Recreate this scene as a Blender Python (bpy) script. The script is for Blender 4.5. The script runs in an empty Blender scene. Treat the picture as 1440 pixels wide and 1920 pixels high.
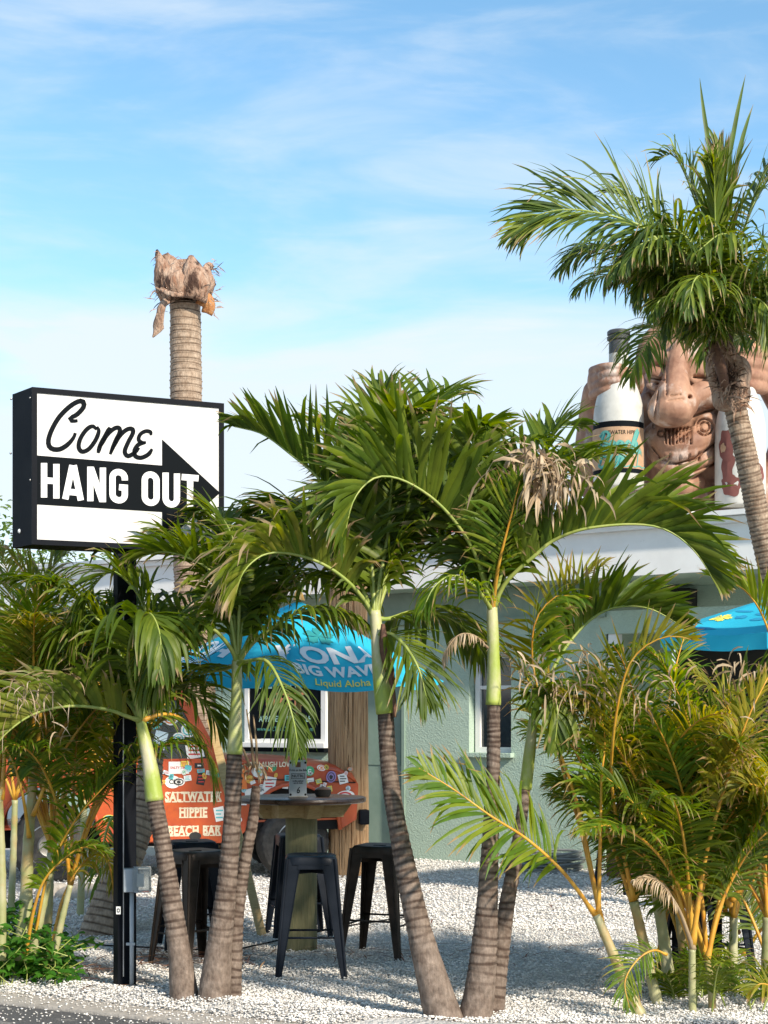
import bpy, bmesh, math, random
import numpy as np
from mathutils import Vector, Matrix, noise as mnoise
R = math.radians
random.seed(7)
C = bpy.context.scene.collection
sc = bpy.context.scene
F = 3000.0            # focal length in photo pixels (1440 x 1920)
EYE = 1.6
# ------------------------------------------------------------ camera
cam_d = bpy.data.cameras.new('camera'); cam = bpy.data.objects.new('camera', cam_d); C.objects.link(cam)
cam.location = (0, 0, EYE); cam.rotation_euler = (R(90), 0, 0)
cam_d.sensor_fit = 'VERTICAL'; cam_d.sensor_height = 36.0; cam_d.lens = F / 1920 * 36
cam_d.shift_y = 390 / 1920.0
cam_d.clip_end = 2000; cam_d.clip_start = 0.1
sc.camera = cam
# ------------------------------------------------------------ light
SUN_AZ = R(-38)   # direction towards the sun measured from -Y (behind the camera) towards +X is negative here
SUN_EL = R(34)
sd = Vector((math.sin(R(38)) * math.cos(SUN_EL), -math.cos(R(38)) * math.cos(SUN_EL), math.sin(SUN_EL)))
sun_d = bpy.data.lights.new('sun', 'SUN'); sun_d.energy = 3.3; sun_d.angle = R(2.5); sun_d.color = (1.0, 0.90, 0.76)
sun = bpy.data.objects.new('sun', sun_d); C.objects.link(sun)
sun.rotation_euler = sd.to_track_quat('Z', 'Y').to_euler()
w = bpy.data.worlds.new('World'); sc.world = w; w.use_nodes = True
nt = w.node_tree; N = nt.nodes; Lk = nt.links
for n in list(N): N.remove(n)
out = N.new('ShaderNodeOutputWorld'); bg = N.new('ShaderNodeBackground'); bg.inputs['Strength'].default_value = 0.15
sky = N.new('ShaderNodeTexSky'); sky.sky_type = 'NISHITA'; sky.sun_disc = False
sky.sun_elevation = SUN_EL; sky.sun_rotation = math.atan2(sd.x, sd.y)
sky.altitude = 0; sky.air_density = 1.0; sky.dust_density = 0.3; sky.ozone_density = 1.6
tc = N.new('ShaderNodeTexCoord')
hsv = N.new('ShaderNodeHueSaturation'); hsv.inputs['Saturation'].default_value = 1.12; hsv.inputs['Value'].default_value = 0.80; hsv.inputs['Hue'].default_value = 0.487
Lk.new(sky.outputs[0], hsv.inputs['Color'])
sep = N.new('ShaderNodeSeparateXYZ'); Lk.new(tc.outputs['Generated'], sep.inputs[0])
def wmap(scale, loc, rot=(0, 0, 0)):
    m = N.new('ShaderNodeMapping'); m.inputs['Scale'].default_value = scale; m.inputs['Location'].default_value = loc
    m.inputs['Rotation'].default_value = rot
    Lk.new(tc.outputs['Generated'], m.inputs[0]); return m
def wmath(op, a, b, clamp=False):
    m = N.new('ShaderNodeMath'); m.operation = op; m.use_clamp = clamp
    for i, v in enumerate((a, b)):
        if v is None: continue
        if isinstance(v, (int, float)): m.inputs[i].default_value = v
        else: Lk.new(v, m.inputs[i])
    return m.outputs[0]
def wnoise(mp, scale, detail, rough, dist, lo, hi):
    n = N.new('ShaderNodeTexNoise'); n.inputs['Scale'].default_value = scale; n.inputs['Detail'].default_value = detail
    n.inputs['Roughness'].default_value = rough; n.inputs['Distortion'].default_value = dist
    Lk.new(mp.outputs[0], n.inputs['Vector'])
    r = N.new('ShaderNodeMapRange'); r.inputs[1].default_value = lo; r.inputs[2].default_value = hi; r.interpolation_type = 'SMOOTHSTEP'
    Lk.new(n.outputs[0], r.inputs[0]); return r.outputs[0]
wisp = wnoise(wmap((1.4, 1.0, 5.5), (0.25, 0.4, 0.15), (0, R(-12), 0)), 3.0, 8, 0.55, 0.5, 0.44, 0.72)
fine = wnoise(wmap((2.0, 1.0, 13.0), (3.1, 0.4, 1.7), (0, R(-8), 0)), 5.0, 6, 0.55, 0.5, 0.5, 0.8)
bank = wnoise(wmap((1.0, 1.0, 3.4), (5.0, 2.0, 0.6), (0, R(-6), 0)), 4.0, 5, 0.5, 0.2, 0.24, 0.50)
lowr = N.new('ShaderNodeMapRange'); lowr.interpolation_type = 'SMOOTHSTEP'
lowr.inputs[1].default_value = 0.265; lowr.inputs[2].default_value = 0.225; Lk.new(sep.outputs[2], lowr.inputs[0])
lowb = N.new('ShaderNodeMapRange'); lowb.interpolation_type = 'SMOOTHSTEP'
lowb.inputs[1].default_value = 0.30; lowb.inputs[2].default_value = 0.02; Lk.new(sep.outputs[2], lowb.inputs[0])
bankm = wmath('MULTIPLY', bank, lowr.outputs[0])
m1 = wmath('ADD', wmath('MULTIPLY', wisp, 0.55), wmath('MULTIPLY', fine, 0.2))
m2 = wmath('ADD', wmath('MULTIPLY', bankm, 0.78), wmath('MULTIPLY', lowb.outputs[0], 0.10))
cm = wmath('MINIMUM', wmath('ADD', m1, m2), 0.92)
mix = N.new('ShaderNodeMix'); mix.data_type = 'RGBA'
Lk.new(cm, mix.inputs[0]); Lk.new(hsv.outputs[0], mix.inputs[6]); mix.inputs[7].default_value = (2.95, 3.25, 3.5, 1)
Lk.new(mix.outputs[2], bg.inputs[0]); Lk.new(bg.outputs[0], out.inputs[0])
sc.view_settings.view_transform = 'Standard'; sc.view_settings.look = 'None'; sc.view_settings.gamma = 1
sc.view_settings.exposure = 0.98; sc.view_settings.use_curve_mapping = False
try:
    sc.cycles.max_bounces = 8; sc.cycles.transparent_max_bounces = 8
except Exception: pass

# ------------------------------------------------------------ helpers
def W(px, py, D):
    return Vector(((px - 720) / F * D, D, EYE - (py - 1350) / F * D))
def G(px, D): return Vector(((px - 720) / F * D, D, 0))
class MB:
    def __init__(s): s.v = []; s.f = []; s.uv = []
    def add(s, vs, fs, uvs=None):
        b = len(s.v); s.v.extend([tuple(v) for v in vs]); s.f.extend([tuple(i + b for i in f) for f in fs])
        s.uv.extend(uvs if uvs else [(0.0, 0.0)] * len(vs)); return s
    def box(s, c, size, rz=0, rx=0, ry=0):
        M = Matrix.Rotation(rz, 3, 'Z') @ Matrix.Rotation(ry, 3, 'Y') @ Matrix.Rotation(rx, 3, 'X'); c = Vector(c)
        vs = [c + M @ Vector((x * size[0] / 2, y * size[1] / 2, z * size[2] / 2)) for x in (-1, 1) for y in (-1, 1) for z in (-1, 1)]
        return s.add(vs, [(0, 1, 3, 2), (4, 6, 7, 5), (0, 4, 5, 1), (2, 3, 7, 6), (0, 2, 6, 4), (1, 5, 7, 3)])
    def bbox(s, c, size, b=0.01, rz=0, M=None):
        """bevelled box"""
        hx, hy, hz = [q / 2 for q in size]; b = min(b, hx * .9, hy * .9, hz * .9); c = Vector(c)
        M = M or Matrix.Rotation(rz, 3, 'Z'); bm = bmesh.new(); bmesh.ops.create_cube(bm, size=1)
        for v in bm.verts: v.co = Vector((v.co.x * size[0], v.co.y * size[1], v.co.z * size[2]))
        bmesh.ops.bevel(bm, geom=bm.edges[:], offset=b, segments=2, affect='EDGES', profile=.7)
        bm.verts.index_update(); s.add([c + M @ v.co for v in bm.verts], [[v.index for v in f.verts] for f in bm.faces]); bm.free(); return s
    def tube(s, pts, rad, n=8, cap=True, flat=None):
        pts = [Vector(p) for p in pts]; m = len(pts)
        if isinstance(rad, (int, float)): rad = [rad] * m
        T = [(pts[min(i + 1, m - 1)] - pts[max(i - 1, 0)]).normalized() for i in range(m)]
        a = Vector((0, 1, 0)) if abs(T[0].y) < .9 else Vector((1, 0, 0))
        A = (a - T[0] * a.dot(T[0])).normalized(); vs = []; uv = []; L = 0
        for i in range(m):
            if i: L += (pts[i] - pts[i - 1]).length
            A = (A - T[i] * A.dot(T[i])).normalized(); B = T[i].cross(A)
            for k in range(n):
                t = 2 * math.pi * k / n; vs.append(pts[i] + (A * math.cos(t) + B * math.sin(t)) * rad[i]); uv.append((k / n, L))
        fs = [(i * n + k, i * n + (k + 1) % n, (i + 1) * n + (k + 1) % n, (i + 1) * n + k) for i in range(m - 1) for k in range(n)]
        if cap: fs += [tuple(range(n - 1, -1, -1)), tuple((m - 1) * n + k for k in range(n))]
        return s.add(vs, fs, uv)
    def lathe(s, prof, c=(0, 0, 0), n=24):
        c = Vector(c); vs = []; uv = []
        for r, z in prof:
            for k in range(n):
                t = 2 * math.pi * k / n; vs.append(c + Vector((r * math.cos(t), r * math.sin(t), z))); uv.append((k / n, z))
        m = len(prof)
        fs = [(i * n + k, i * n + (k + 1) % n, (i + 1) * n + (k + 1) % n, (i + 1) * n + k) for i in range(m - 1) for k in range(n)]
        fs += [tuple(range(n - 1, -1, -1)), tuple((m - 1) * n + k for k in range(n))]
        return s.add(vs, fs, uv)
    def prism(s, poly, depth):
        """poly: list of 3D points (planar), depth: vector"""
        d = Vector(depth); p = [Vector(q) for q in poly]; n = len(p)
        fs = [tuple(range(n)), tuple(range(2 * n - 1, n - 1, -1))] + [(i + n, (i + 1) % n + n, (i + 1) % n, i) for i in range(n)]
        return s.add(p + [q + d for q in p], fs)
    def build(s, name, mat, parent=None, smooth=False, label=None, fix=True):
        me = bpy.data.meshes.new(name); V = s.v
        if parent is not None:
            l = parent.get('_w', (0, 0, 0)); V = [(a - l[0], b - l[1], c - l[2]) for a, b, c in V]
        me.from_pydata(V, [], s.f)
        uvl = me.uv_layers.new(name='UVMap')
        li = np.zeros(len(me.loops), dtype=np.int32); me.loops.foreach_get('vertex_index', li)
        uvl.data.foreach_set('uv', np.asarray(s.uv, dtype=np.float32)[li].ravel())
        if fix:
            bm = bmesh.new(); bm.from_mesh(me); bmesh.ops.recalc_face_normals(bm, faces=bm.faces[:]); bm.to_mesh(me); bm.free()
        if smooth:
            me.polygons.foreach_set('use_smooth', [True] * len(me.polygons))
            if smooth != 'all':
                try: me.set_sharp_from_angle(angle=R(smooth if isinstance(smooth, (int, float)) and smooth > 1 else 40))
                except Exception: pass
        me.materials.append(mat); me.update()
        o = bpy.data.objects.new(name, me); C.objects.link(o)
        if parent is not None: o.parent = parent; o['_w'] = tuple(parent.get('_w', (0, 0, 0)))
        else: o['_w'] = (0.0, 0.0, 0.0)
        if label: o['label'] = label
        return o
def thing(name, label, cat, loc=(0, 0, 0), group=None):
    o = bpy.data.objects.new(name, None); C.objects.link(o); o.location = loc; o['_w'] = tuple(loc)
    o['label'] = label; o['category'] = cat
    if group: o['group'] = group
    o.empty_display_size = .1
    return o
def tag(o, label, cat, group=None, kind=None):
    if label: o['label'] = label
    if cat: o['category'] = cat
    if group: o['group'] = group
    if kind: o['kind'] = kind
    return o
def catmull(P, n):
    P = [Vector(p) for p in P]
    if len(P) < 3:
        return [P[0].lerp(P[-1], i / n) for i in range(n + 1)]
    Q = [P[0] * 2 - P[1]] + P + [P[-1] * 2 - P[-2]]; outp = []; fine_ = []
    for i in range(1, len(Q) - 2):
        for k in range(12):
            t = k / 12; a, b, c, d = Q[i - 1], Q[i], Q[i + 1], Q[i + 2]
            fine_.append(.5 * ((2 * b) + (c - a) * t + (2 * a - 5 * b + 4 * c - d) * t * t + (3 * b - a - 3 * c + d) * t ** 3))
    fine_.append(P[-1]); L = [0]
    for i in range(1, len(fine_)): L.append(L[-1] + (fine_[i] - fine_[i - 1]).length)
    j = 0
    for i in range(n + 1):
        s_ = L[-1] * i / n
        while j < len(L) - 2 and L[j + 1] < s_: j += 1
        outp.append(fine_[j].lerp(fine_[j + 1], min(1, (s_ - L[j]) / max(1e-9, L[j + 1] - L[j]))))
    return outp

# ------------------------------------------------------------ materials
def newmat(name):
    m = bpy.data.materials.new(name); m.use_nodes = True
    return m, m.node_tree, m.node_tree.nodes['Principled BSDF']
def mat(name, c1, c2=None, rough=.6, scale=8, bump=0, bscale=None, metal=0, spec=.5, lo=.35, hi=.65, stretch=(1, 1, 1), detail=6, coat=0, c3=None, s3=2, lo3=.55, hi3=.7, bdist=.01):
    m, nt, b = newmat(name); n = nt.nodes; l = nt.links
    b.inputs['Roughness'].default_value = rough; b.inputs['Metallic'].default_value = metal
    b.inputs['Specular IOR Level'].default_value = spec; b.inputs['Coat Weight'].default_value = coat
    b.inputs['Base Color'].default_value = (*c1, 1)
    t = n.new('ShaderNodeTexCoord'); mp = n.new('ShaderNodeMapping'); mp.inputs['Scale'].default_value = stretch
    l.new(t.outputs['Object'], mp.inputs[0])
    if c2:
        no = n.new('ShaderNodeTexNoise'); no.inputs['Scale'].default_value = scale; no.inputs['Detail'].default_value = detail
        no.inputs['Roughness'].default_value = .6; l.new(mp.outputs[0], no.inputs['Vector'])
        r = n.new('ShaderNodeMapRange'); r.inputs[1].default_value = lo; r.inputs[2].default_value = hi; l.new(no.outputs[0], r.inputs[0])
        mx = n.new('ShaderNodeMix'); mx.data_type = 'RGBA'; l.new(r.outputs[0], mx.inputs[0])
        mx.inputs[6].default_value = (*c1, 1); mx.inputs[7].default_value = (*c2, 1); cur = mx.outputs[2]
        if c3:
            n3 = n.new('ShaderNodeTexNoise'); n3.inputs['Scale'].default_value = s3; n3.inputs['Detail'].default_value = 8; n3.inputs['Roughness'].default_value = .65
            l.new(mp.outputs[0], n3.inputs['Vector'])
            r3 = n.new('ShaderNodeMapRange'); r3.inputs[1].default_value = lo3; r3.inputs[2].default_value = hi3; l.new(n3.outputs[0], r3.inputs[0])
            m3 = n.new('ShaderNodeMix'); m3.data_type = 'RGBA'; l.new(r3.outputs[0], m3.inputs[0]); l.new(cur, m3.inputs[6]); m3.inputs[7].default_value = (*c3, 1); cur = m3.outputs[2]
        l.new(cur, b.inputs['Base Color'])
        rr = n.new('ShaderNodeMapRange'); rr.inputs[3].default_value = max(.05, rough - .12); rr.inputs[4].default_value = min(1, rough + .12)
        l.new(no.outputs[0], rr.inputs[0]); l.new(rr.outputs[0], b.inputs['Roughness'])
    if bump:
        nb = n.new('ShaderNodeTexNoise'); nb.inputs['Scale'].default_value = bscale or scale * 3; nb.inputs['Detail'].default_value = 5
        l.new(mp.outputs[0], nb.inputs['Vector'])
        bp = n.new('ShaderNodeBump'); bp.inputs['Strength'].default_value = bump; bp.inputs['Distance'].default_value = bdist
        l.new(nb.outputs[0], bp.inputs['Height']); l.new(bp.outputs[0], b.inputs['Normal'])
    return m
def leafmat(name, c1, c2, c3, tip=.8, tipc=(.42, .30, .15), tr=.52, rough=.46, spec=.4):
    """uv.x = along the leaflet, uv.y = random per leaflet"""
    m, nt, b = newmat(name); n = nt.nodes; l = nt.links
    uv = n.new('ShaderNodeUVMap'); sp = n.new('ShaderNodeSeparateXYZ'); l.new(uv.outputs[0], sp.inputs[0])
    cr = n.new('ShaderNodeValToRGB'); l.new(sp.outputs[1], cr.inputs[0])
    e = cr.color_ramp.elements; e[0].color = (*c1, 1); e[1].color = (*c3, 1); k = cr.color_ramp.elements.new(.5); k.color = (*c2, 1)
    tcn = n.new('ShaderNodeTexCoord'); no = n.new('ShaderNodeTexNoise'); no.inputs['Scale'].default_value = 9; no.inputs['Detail'].default_value = 5
    l.new(tcn.outputs['Object'], no.inputs['Vector'])
    hs = n.new('ShaderNodeHueSaturation'); l.new(cr.outputs[0], hs.inputs['Color'])
    mr = n.new('ShaderNodeMapRange'); mr.inputs[1].default_value = .3; mr.inputs[2].default_value = .7; mr.inputs[3].default_value = .8; mr.inputs[4].default_value = 1.25
    l.new(no.outputs[0], mr.inputs[0]); l.new(mr.outputs[0], hs.inputs['Value'])
    # dry tip: u + noise*.3 + rand*.25 > tip
    a = n.new('ShaderNodeMath'); a.operation = 'MULTIPLY_ADD'; l.new(no.outputs[0], a.inputs[0]); a.inputs[1].default_value = .35; l.new(sp.outputs[0], a.inputs[2])
    a2 = n.new('ShaderNodeMath'); a2.operation = 'MULTIPLY_ADD'; l.new(sp.outputs[1], a2.inputs[0]); a2.inputs[1].default_value = .3; l.new(a.outputs[0], a2.inputs[2])
    r = n.new('ShaderNodeMapRange'); r.inputs[1].default_value = tip + .28; r.inputs[2].default_value = tip + .40; l.new(a2.outputs[0], r.inputs[0])
    mx = n.new('ShaderNodeMix'); mx.data_type = 'RGBA'; l.new(r.outputs[0], mx.inputs[0]); l.new(hs.outputs[0], mx.inputs[6]); mx.inputs[7].default_value = (*tipc, 1)
    l.new(mx.outputs[2], b.inputs['Base Color']); b.inputs['Roughness'].default_value = rough; b.inputs['Specular IOR Level'].default_value = spec
    b.inputs['Roughness'].default_value = rough; tl = n.new('ShaderNodeBsdfTranslucent'); h2 = n.new('ShaderNodeHueSaturation'); h2.inputs['Hue'].default_value = .48; h2.inputs['Saturation'].default_value = 1.15; h2.inputs['Value'].default_value = 1.5
    l.new(mx.outputs[2], h2.inputs['Color']); l.new(h2.outputs[0], tl.inputs[0])
    ms = n.new('ShaderNodeMixShader'); ms.inputs[0].default_value = tr; l.new(b.outputs[0], ms.inputs[1]); l.new(tl.outputs[0], ms.inputs[2])
    l.new(ms.outputs[0], n['Material Output'].inputs[0]); return m
def barkmat(name, c1, c2, cring, bump=.6):
    """uv.x = ring scar 0..1, uv.y = length"""
    m, nt, b = newmat(name); n = nt.nodes; l = nt.links
    t = n.new('ShaderNodeTexCoord'); no = n.new('ShaderNodeTexNoise'); no.inputs['Scale'].default_value = 14; no.inputs['Detail'].default_value = 8; no.inputs['Roughness'].default_value = .7
    l.new(t.outputs['Object'], no.inputs['Vector'])
    r = n.new('ShaderNodeMapRange'); r.inputs[1].default_value = .36; r.inputs[2].default_value = .64; l.new(no.outputs[0], r.inputs[0])
    mx = n.new('ShaderNodeMix'); mx.data_type = 'RGBA'; l.new(r.outputs[0], mx.inputs[0]); mx.inputs[6].default_value = (*c1, 1); mx.inputs[7].default_value = (*c2, 1)
    uv = n.new('ShaderNodeUVMap'); sp = n.new('ShaderNodeSeparateXYZ'); l.new(uv.outputs[0], sp.inputs[0])
    m2 = n.new('ShaderNodeMix'); m2.data_type = 'RGBA'; l.new(sp.outputs[0], m2.inputs[0]); l.new(mx.outputs[2], m2.inputs[6]); m2.inputs[7].default_value = (*cring, 1)
    mp = n.new('ShaderNodeMapping'); mp.inputs['Scale'].default_value = (55, 55, 22); l.new(t.outputs['Object'], mp.inputs[0])
    n2 = n.new('ShaderNodeTexNoise'); n2.inputs['Scale'].default_value = 1; n2.inputs['Detail'].default_value = 6; l.new(mp.outputs[0], n2.inputs['Vector'])
    hs = n.new('ShaderNodeHueSaturation'); r2 = n.new('ShaderNodeMapRange'); r2.inputs[1].default_value = .3; r2.inputs[2].default_value = .7; r2.inputs[3].default_value = .72; r2.inputs[4].default_value = 1.22
    l.new(n2.outputs[0], r2.inputs[0]); l.new(r2.outputs[0], hs.inputs['Value']); l.new(m2.outputs[2], hs.inputs['Color']); l.new(hs.outputs[0], b.inputs['Base Color'])
    bp = n.new('ShaderNodeBump'); bp.inputs['Strength'].default_value = bump; bp.inputs['Distance'].default_value = .006
    l.new(n2.outputs[0], bp.inputs['Height']); l.new(bp.outputs[0], b.inputs['Normal']); b.inputs['Roughness'].default_value = .85; b.inputs['Specular IOR Level'].default_value = .25
    return m
M = {}
M['leaf'] = leafmat('adonidia_leaf', (.065, .115, .012), (.115, .175, .015), (.20, .25, .025), tip=.93)
M['leaf_old'] = leafmat('ageing_leaf', (.12, .18, .02), (.21, .25, .03), (.30, .29, .05), tip=.72, tipc=(.45, .34, .19))
M['leaf_coco'] = leafmat('coconut_leaf', (.045, .085, .012), (.10, .155, .016), (.23, .28, .035), tip=.90, tr=.35)
M['leaf_areca'] = leafmat('areca_leaf', (.08, .17, .012), (.15, .235, .018), (.28, .32, .03), tip=.86, tipc=(.42, .28, .12))
M['leaf_yellow'] = leafmat('yellow_areca_leaf', (.17, .20, .018), (.27, .26, .025), (.42, .36, .04), tip=.82, tipc=(.45, .30, .14))
M['leaf_dead'] = leafmat('dead_leaf', (.30, .21, .12), (.44, .34, .22), (.52, .42, .30), tip=.9, tr=.2, rough=.8, spec=.2)
M['leaf_weed'] = leafmat('weed_leaf', (.03, .12, .012), (.05, .17, .018), (.09, .22, .03), tip=1.2)
M['rachis_g'] = mat('green_rachis', (.22, .30, .05), (.33, .36, .09), .45, 12)
M['rachis_y'] = mat('orange_rachis', (.55, .24, .02), (.60, .36, .05), .45, 10, c3=(.22, .09, .03), s3=6, lo3=.58, hi3=.72)
M['rachis_d'] = mat('dead_rachis', (.36, .26, .15), (.22, .15, .09), .8, 12)
M['shaft'] = mat('crownshaft_green', (.40, .45, .10), (.27, .36, .05), .42, 3, stretch=(1, 1, .6), bump=.25, bscale=30, c3=(.55, .50, .34), s3=2.6, lo3=.46, hi3=.62)
M['bark'] = barkmat('ringed_bark', (.115, .082, .062), (.25, .195, .155), (.040, .022, .015), bump=.9)
M['bark_light'] = barkmat('coconut_bark', (.27, .19, .13), (.44, .34, .25), (.075, .042, .024), bump=.9)
M['cane'] = mat('areca_cane', (.40, .38, .22), (.28, .30, .11), .5, 5, c3=(.45, .25, .09), s3=3, lo3=.5, hi3=.68, bump=.2)
M['fibre'] = mat('palm_fibre', (.26, .13, .075), (.46, .33, .24), .9, 7, stretch=(2.2, 2.2, .8), bump=1, bscale=18, c3=(.06, .028, .016), s3=3.4, lo3=.53, hi3=.60, bdist=.03)
M['fibre_o'] = mat('orange_palm_fibre', (.50, .24, .09), (.42, .17, .06), .9, 20, bump=.8, bscale=60)
# ------------------------------------------------------------ palm tools
def leaflet(mb, p0, d, nrm, L, wd, droop, u0, kink=None, seg=5, twist=0.0):
    """one blade: 3 verts across, folded on the midrib"""
    rows = seg + 1; vs = []; uv = []; p = Vector(p0); d = Vector(d).normalized(); st = L / seg
    prof = (0.30, .88, 1.0, .86, .55, .04) if seg == 5 else (0.35, 1.0, .8, .05)
    side = d.cross(nrm).normalized()
    curl = random.gauss(0, .22)
    for i in range(rows):
        nn = side.cross(d).normalized(); wv = wd * .5 * prof[i]; f = .32
        if twist: side = (side + nn * twist / seg).normalized()
        vs += [p - side * wv - nn * wv * f * -1, p, p + side * wv + nn * wv * f]
        uv += [(i / seg, u0)] * 3
        if i < seg:
            k = droop * (.35 + i * .55) / seg
            if kink and i >= kink[0]: k += kink[1] / seg
            d = (d + Vector((0, 0, -1)) * k + side * (curl / seg)).normalized()
            side = (side - d * side.dot(d)).normalized()
            p = p + d * st
    fs = []
    for i in range(seg):
        a = i * 3; fs += [(a, a + 1, a + 4, a + 3), (a + 1, a + 2, a + 5, a + 4)]
    mb.add(vs, fs, uv)
def frond(parent, P, L=.5, n=42, width=.036, vee=30, roll=0, droop=.5, a0=68, a1=22, bare=.12, lm='leaf', rm='rachis_g',
          rad=.011, umin=0, umax=1, kinkp=.25, seg=5, one=0, frac=1.0, wild=.10, name='frond', h=None, shape=None, label=None):
    """P: world points from base to tip. Every frond is a part, its blades a sub-part."""
    m = 30; pts = catmull(P, m); keep_state = random.getstate(); random.seed(int(abs(P[0].x * 9173 + P[-1].x * 3331 + P[-1].z * 7777 + P[-1].y * 501)) + int(L * 1000))
    rs = [rad * (1.25 - 1.0 * (i / m)) * (1.35 if i < 2 else 1) for i in range(m + 1)]
    mb = MB().tube(pts, rs, 6)
    fr = mb.build(name, M[rm], parent, smooth='all', fix=False)
    if label: fr['label'] = label
    if h is None:
        h = Vector((pts[-1].x - pts[0].x, pts[-1].y - pts[0].y, 0))
        if h.length < .05: h = Vector((.1, -1, 0))
    h = Vector(h).normalized(); lb = MB(); cr, sr = math.cos(R(roll)), math.sin(R(roll)); cv, sv = math.cos(R(vee)), math.sin(R(vee))
    for k in range(n):
        if random.random() > frac: continue
        t = bare + (1 - bare) * (k + .5) / n; x = t * m; i = min(m - 1, int(x)); p = pts[i].lerp(pts[i + 1], x - i)
        T = (pts[min(i + 2, m)] - pts[max(i - 1, 0)]).normalized()
        a = T.dot(h); b = T.z; U = (h * (-b) + Vector((0, 0, 1)) * a)
        if a < -.2: U = -U * .3 + Vector((0, 0, 1)) * .3 + U
        U = (U - T * U.dot(T)); U = U.normalized() if U.length > 1e-3 else Vector((0, 0, 1))
        S = T.cross(U).normalized()
        S, U = S * cr + U * sr, U * cr - S * sr
        tt = (k + .5) / n; an = R(a0 + (a1 - a0) * tt ** 1.3)
        ll = L * (shape(tt) if shape else (.55 + 1.3 * tt - .2 * tt ** 2) if tt < .35 else (.98 - .75 * ((tt - .35) / .65) ** 1.8))
        for sd_ in (-1, 1):
            if one and sd_ != one and random.random() < .9: continue
            if random.random() < .03: continue
            dr = droop * random.uniform(.6, 1.5); kk = (random.choice((2, 3)), random.uniform(.8, 2.4)) if random.random() < kinkp else None
            d = T * math.cos(an) + (S * sd_ * cv + U * sv) * math.sin(an)
            d += Vector((random.gauss(0, wild), random.gauss(0, wild), random.gauss(0, wild)))
            nr = (U * cv - S * sd_ * sv)
            leaflet(lb, p, d, nr, ll * random.uniform(.80, 1.10), width * random.uniform(.6, .95), dr,
                    umin + (umax - umin) * random.random() ** 1.2, kk, seg, random.gauss(0, .35))
    l_ = lb.build('leaflets', M[lm], fr, smooth='all', fix=False); l_['kind'] = 'stuff'
    random.setstate(keep_state)
    return fr
def PX(*a):
    """list of (px, py, depth)"""
    return [W(*q) for q in a]
def arc(c, az, el, length, bend, k=9, base=0.0):
    """rachis that leaves c at azimuth az / elevation el and sags"""
    p = Vector(c); e = R(el); outp = [Vector(p)]; s_ = length / k
    for i in range(k):
        d = Vector((math.cos(R(az)) * math.cos(e), math.sin(R(az)) * math.cos(e), math.sin(e)))
        p = p + d * s_; outp.append(Vector(p)); e -= R(bend) * (.35 + 1.3 * i / k) / k
    return outp
def trunk(parent, P, rad, ring=(.05, .03), depth=.06, bm='bark', name='trunk', nside=20, rough=.02, ringtop=0.0, seedv=0):
    rnd = random.Random(seedv or random.random())
    pts0 = catmull(P, 40); Lt = sum((pts0[i + 1] - pts0[i]).length for i in range(40)); m = max(40, int(Lt / .0055)); rad = [q * (.84 if bm == 'bark' else 1) for q in rad]; pts = catmull(P, m)
    rings = []; z = .05
    while z < Lt:
        t = z / Lt; rings.append(z); z += (ring[0] * (1 - t) + ring[1] * t) * rnd.uniform(.7, 1.35)
    vs = []; uv = []; T = [(pts[min(i + 1, m)] - pts[max(i - 1, 0)]).normalized() for i in range(m + 1)]
    A = Vector((0, 1, 0)); j = 0
    K = len(rad) - 1; sd0 = rnd.uniform(0, 50); tl = [rnd.uniform(-.012, .012) for _ in rings] + [0]; ph = [rnd.uniform(0, 6.28) for _ in rings] + [0]
    for i in range(m + 1):
        z = Lt * i / m; A = (A - T[i] * A.dot(T[i])).normalized(); B = T[i].cross(A)
        x = z / Lt * K; q = min(K - 1, int(x)); r0 = rad[q] + (rad[q + 1] - rad[q]) * (x - q)
        r0 = r0
        for k in range(nside):
            th = 2 * math.pi * k / nside
            while j < len(rings) - 1 and rings[j + 1] < z: j += 1
            bst = 9; bs2 = 0
            for jj in (j - 1, j, j + 1, j + 2):
                if 0 <= jj < len(rings):
                    dz = z - (rings[jj] + tl[jj] * math.cos(th + ph[jj]))
                    if abs(dz) < abs(bst): bst = dz
            g = math.exp(-(bst / .0085) ** 4); lip = math.exp(-((bst + .011) / .009) ** 2)
            tt = z / Lt; fade = min(1, max(.0, (tt - ringtop) / .12)) if ringtop else 1
            g *= fade * (.7 + .3 * mnoise.noise(Vector((th, z * 20, sd0)))); lip *= fade
            nn = mnoise.noise(Vector((math.cos(th) * 1.3, math.sin(th) * 1.3, z * 3 + sd0))) * rough + mnoise.noise(Vector((math.cos(th) * 4, math.sin(th) * 4, z * 14 + sd0))) * rough * .5
            r = r0 * (1 + nn * 2.2 - depth * g + depth * .9 * lip)
            vs.append(pts[i] + (A * math.cos(th) + B * math.sin(th)) * r); uv.append((min(1, max(0, g * 1.1)), z))
        if i: pass
    n = nside
    fs = [(i * n + k, i * n + (k + 1) % n, (i + 1) * n + (k + 1) % n, (i + 1) * n + k) for i in range(m) for k in range(n)]
    fs += [tuple(range(n - 1, -1, -1)), tuple(m * n + k for k in range(n))]
    mb = MB(); mb.add(vs, fs, uv); return mb.build(name, M[bm], parent, smooth='all', fix=False)
def shaft(parent, P, rad):
    pts = catmull(P, 24); K = len(rad) - 1; rs = []
    for i in range(25):
        x = i / 24 * K; q = min(K - 1, int(x)); rs.append((rad[q] + (rad[q + 1] - rad[q]) * (x - q)) * .87)
    return MB().tube(pts, rs, 18).build('crownshaft', M['shaft'], parent, smooth='all', fix=False)
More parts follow.
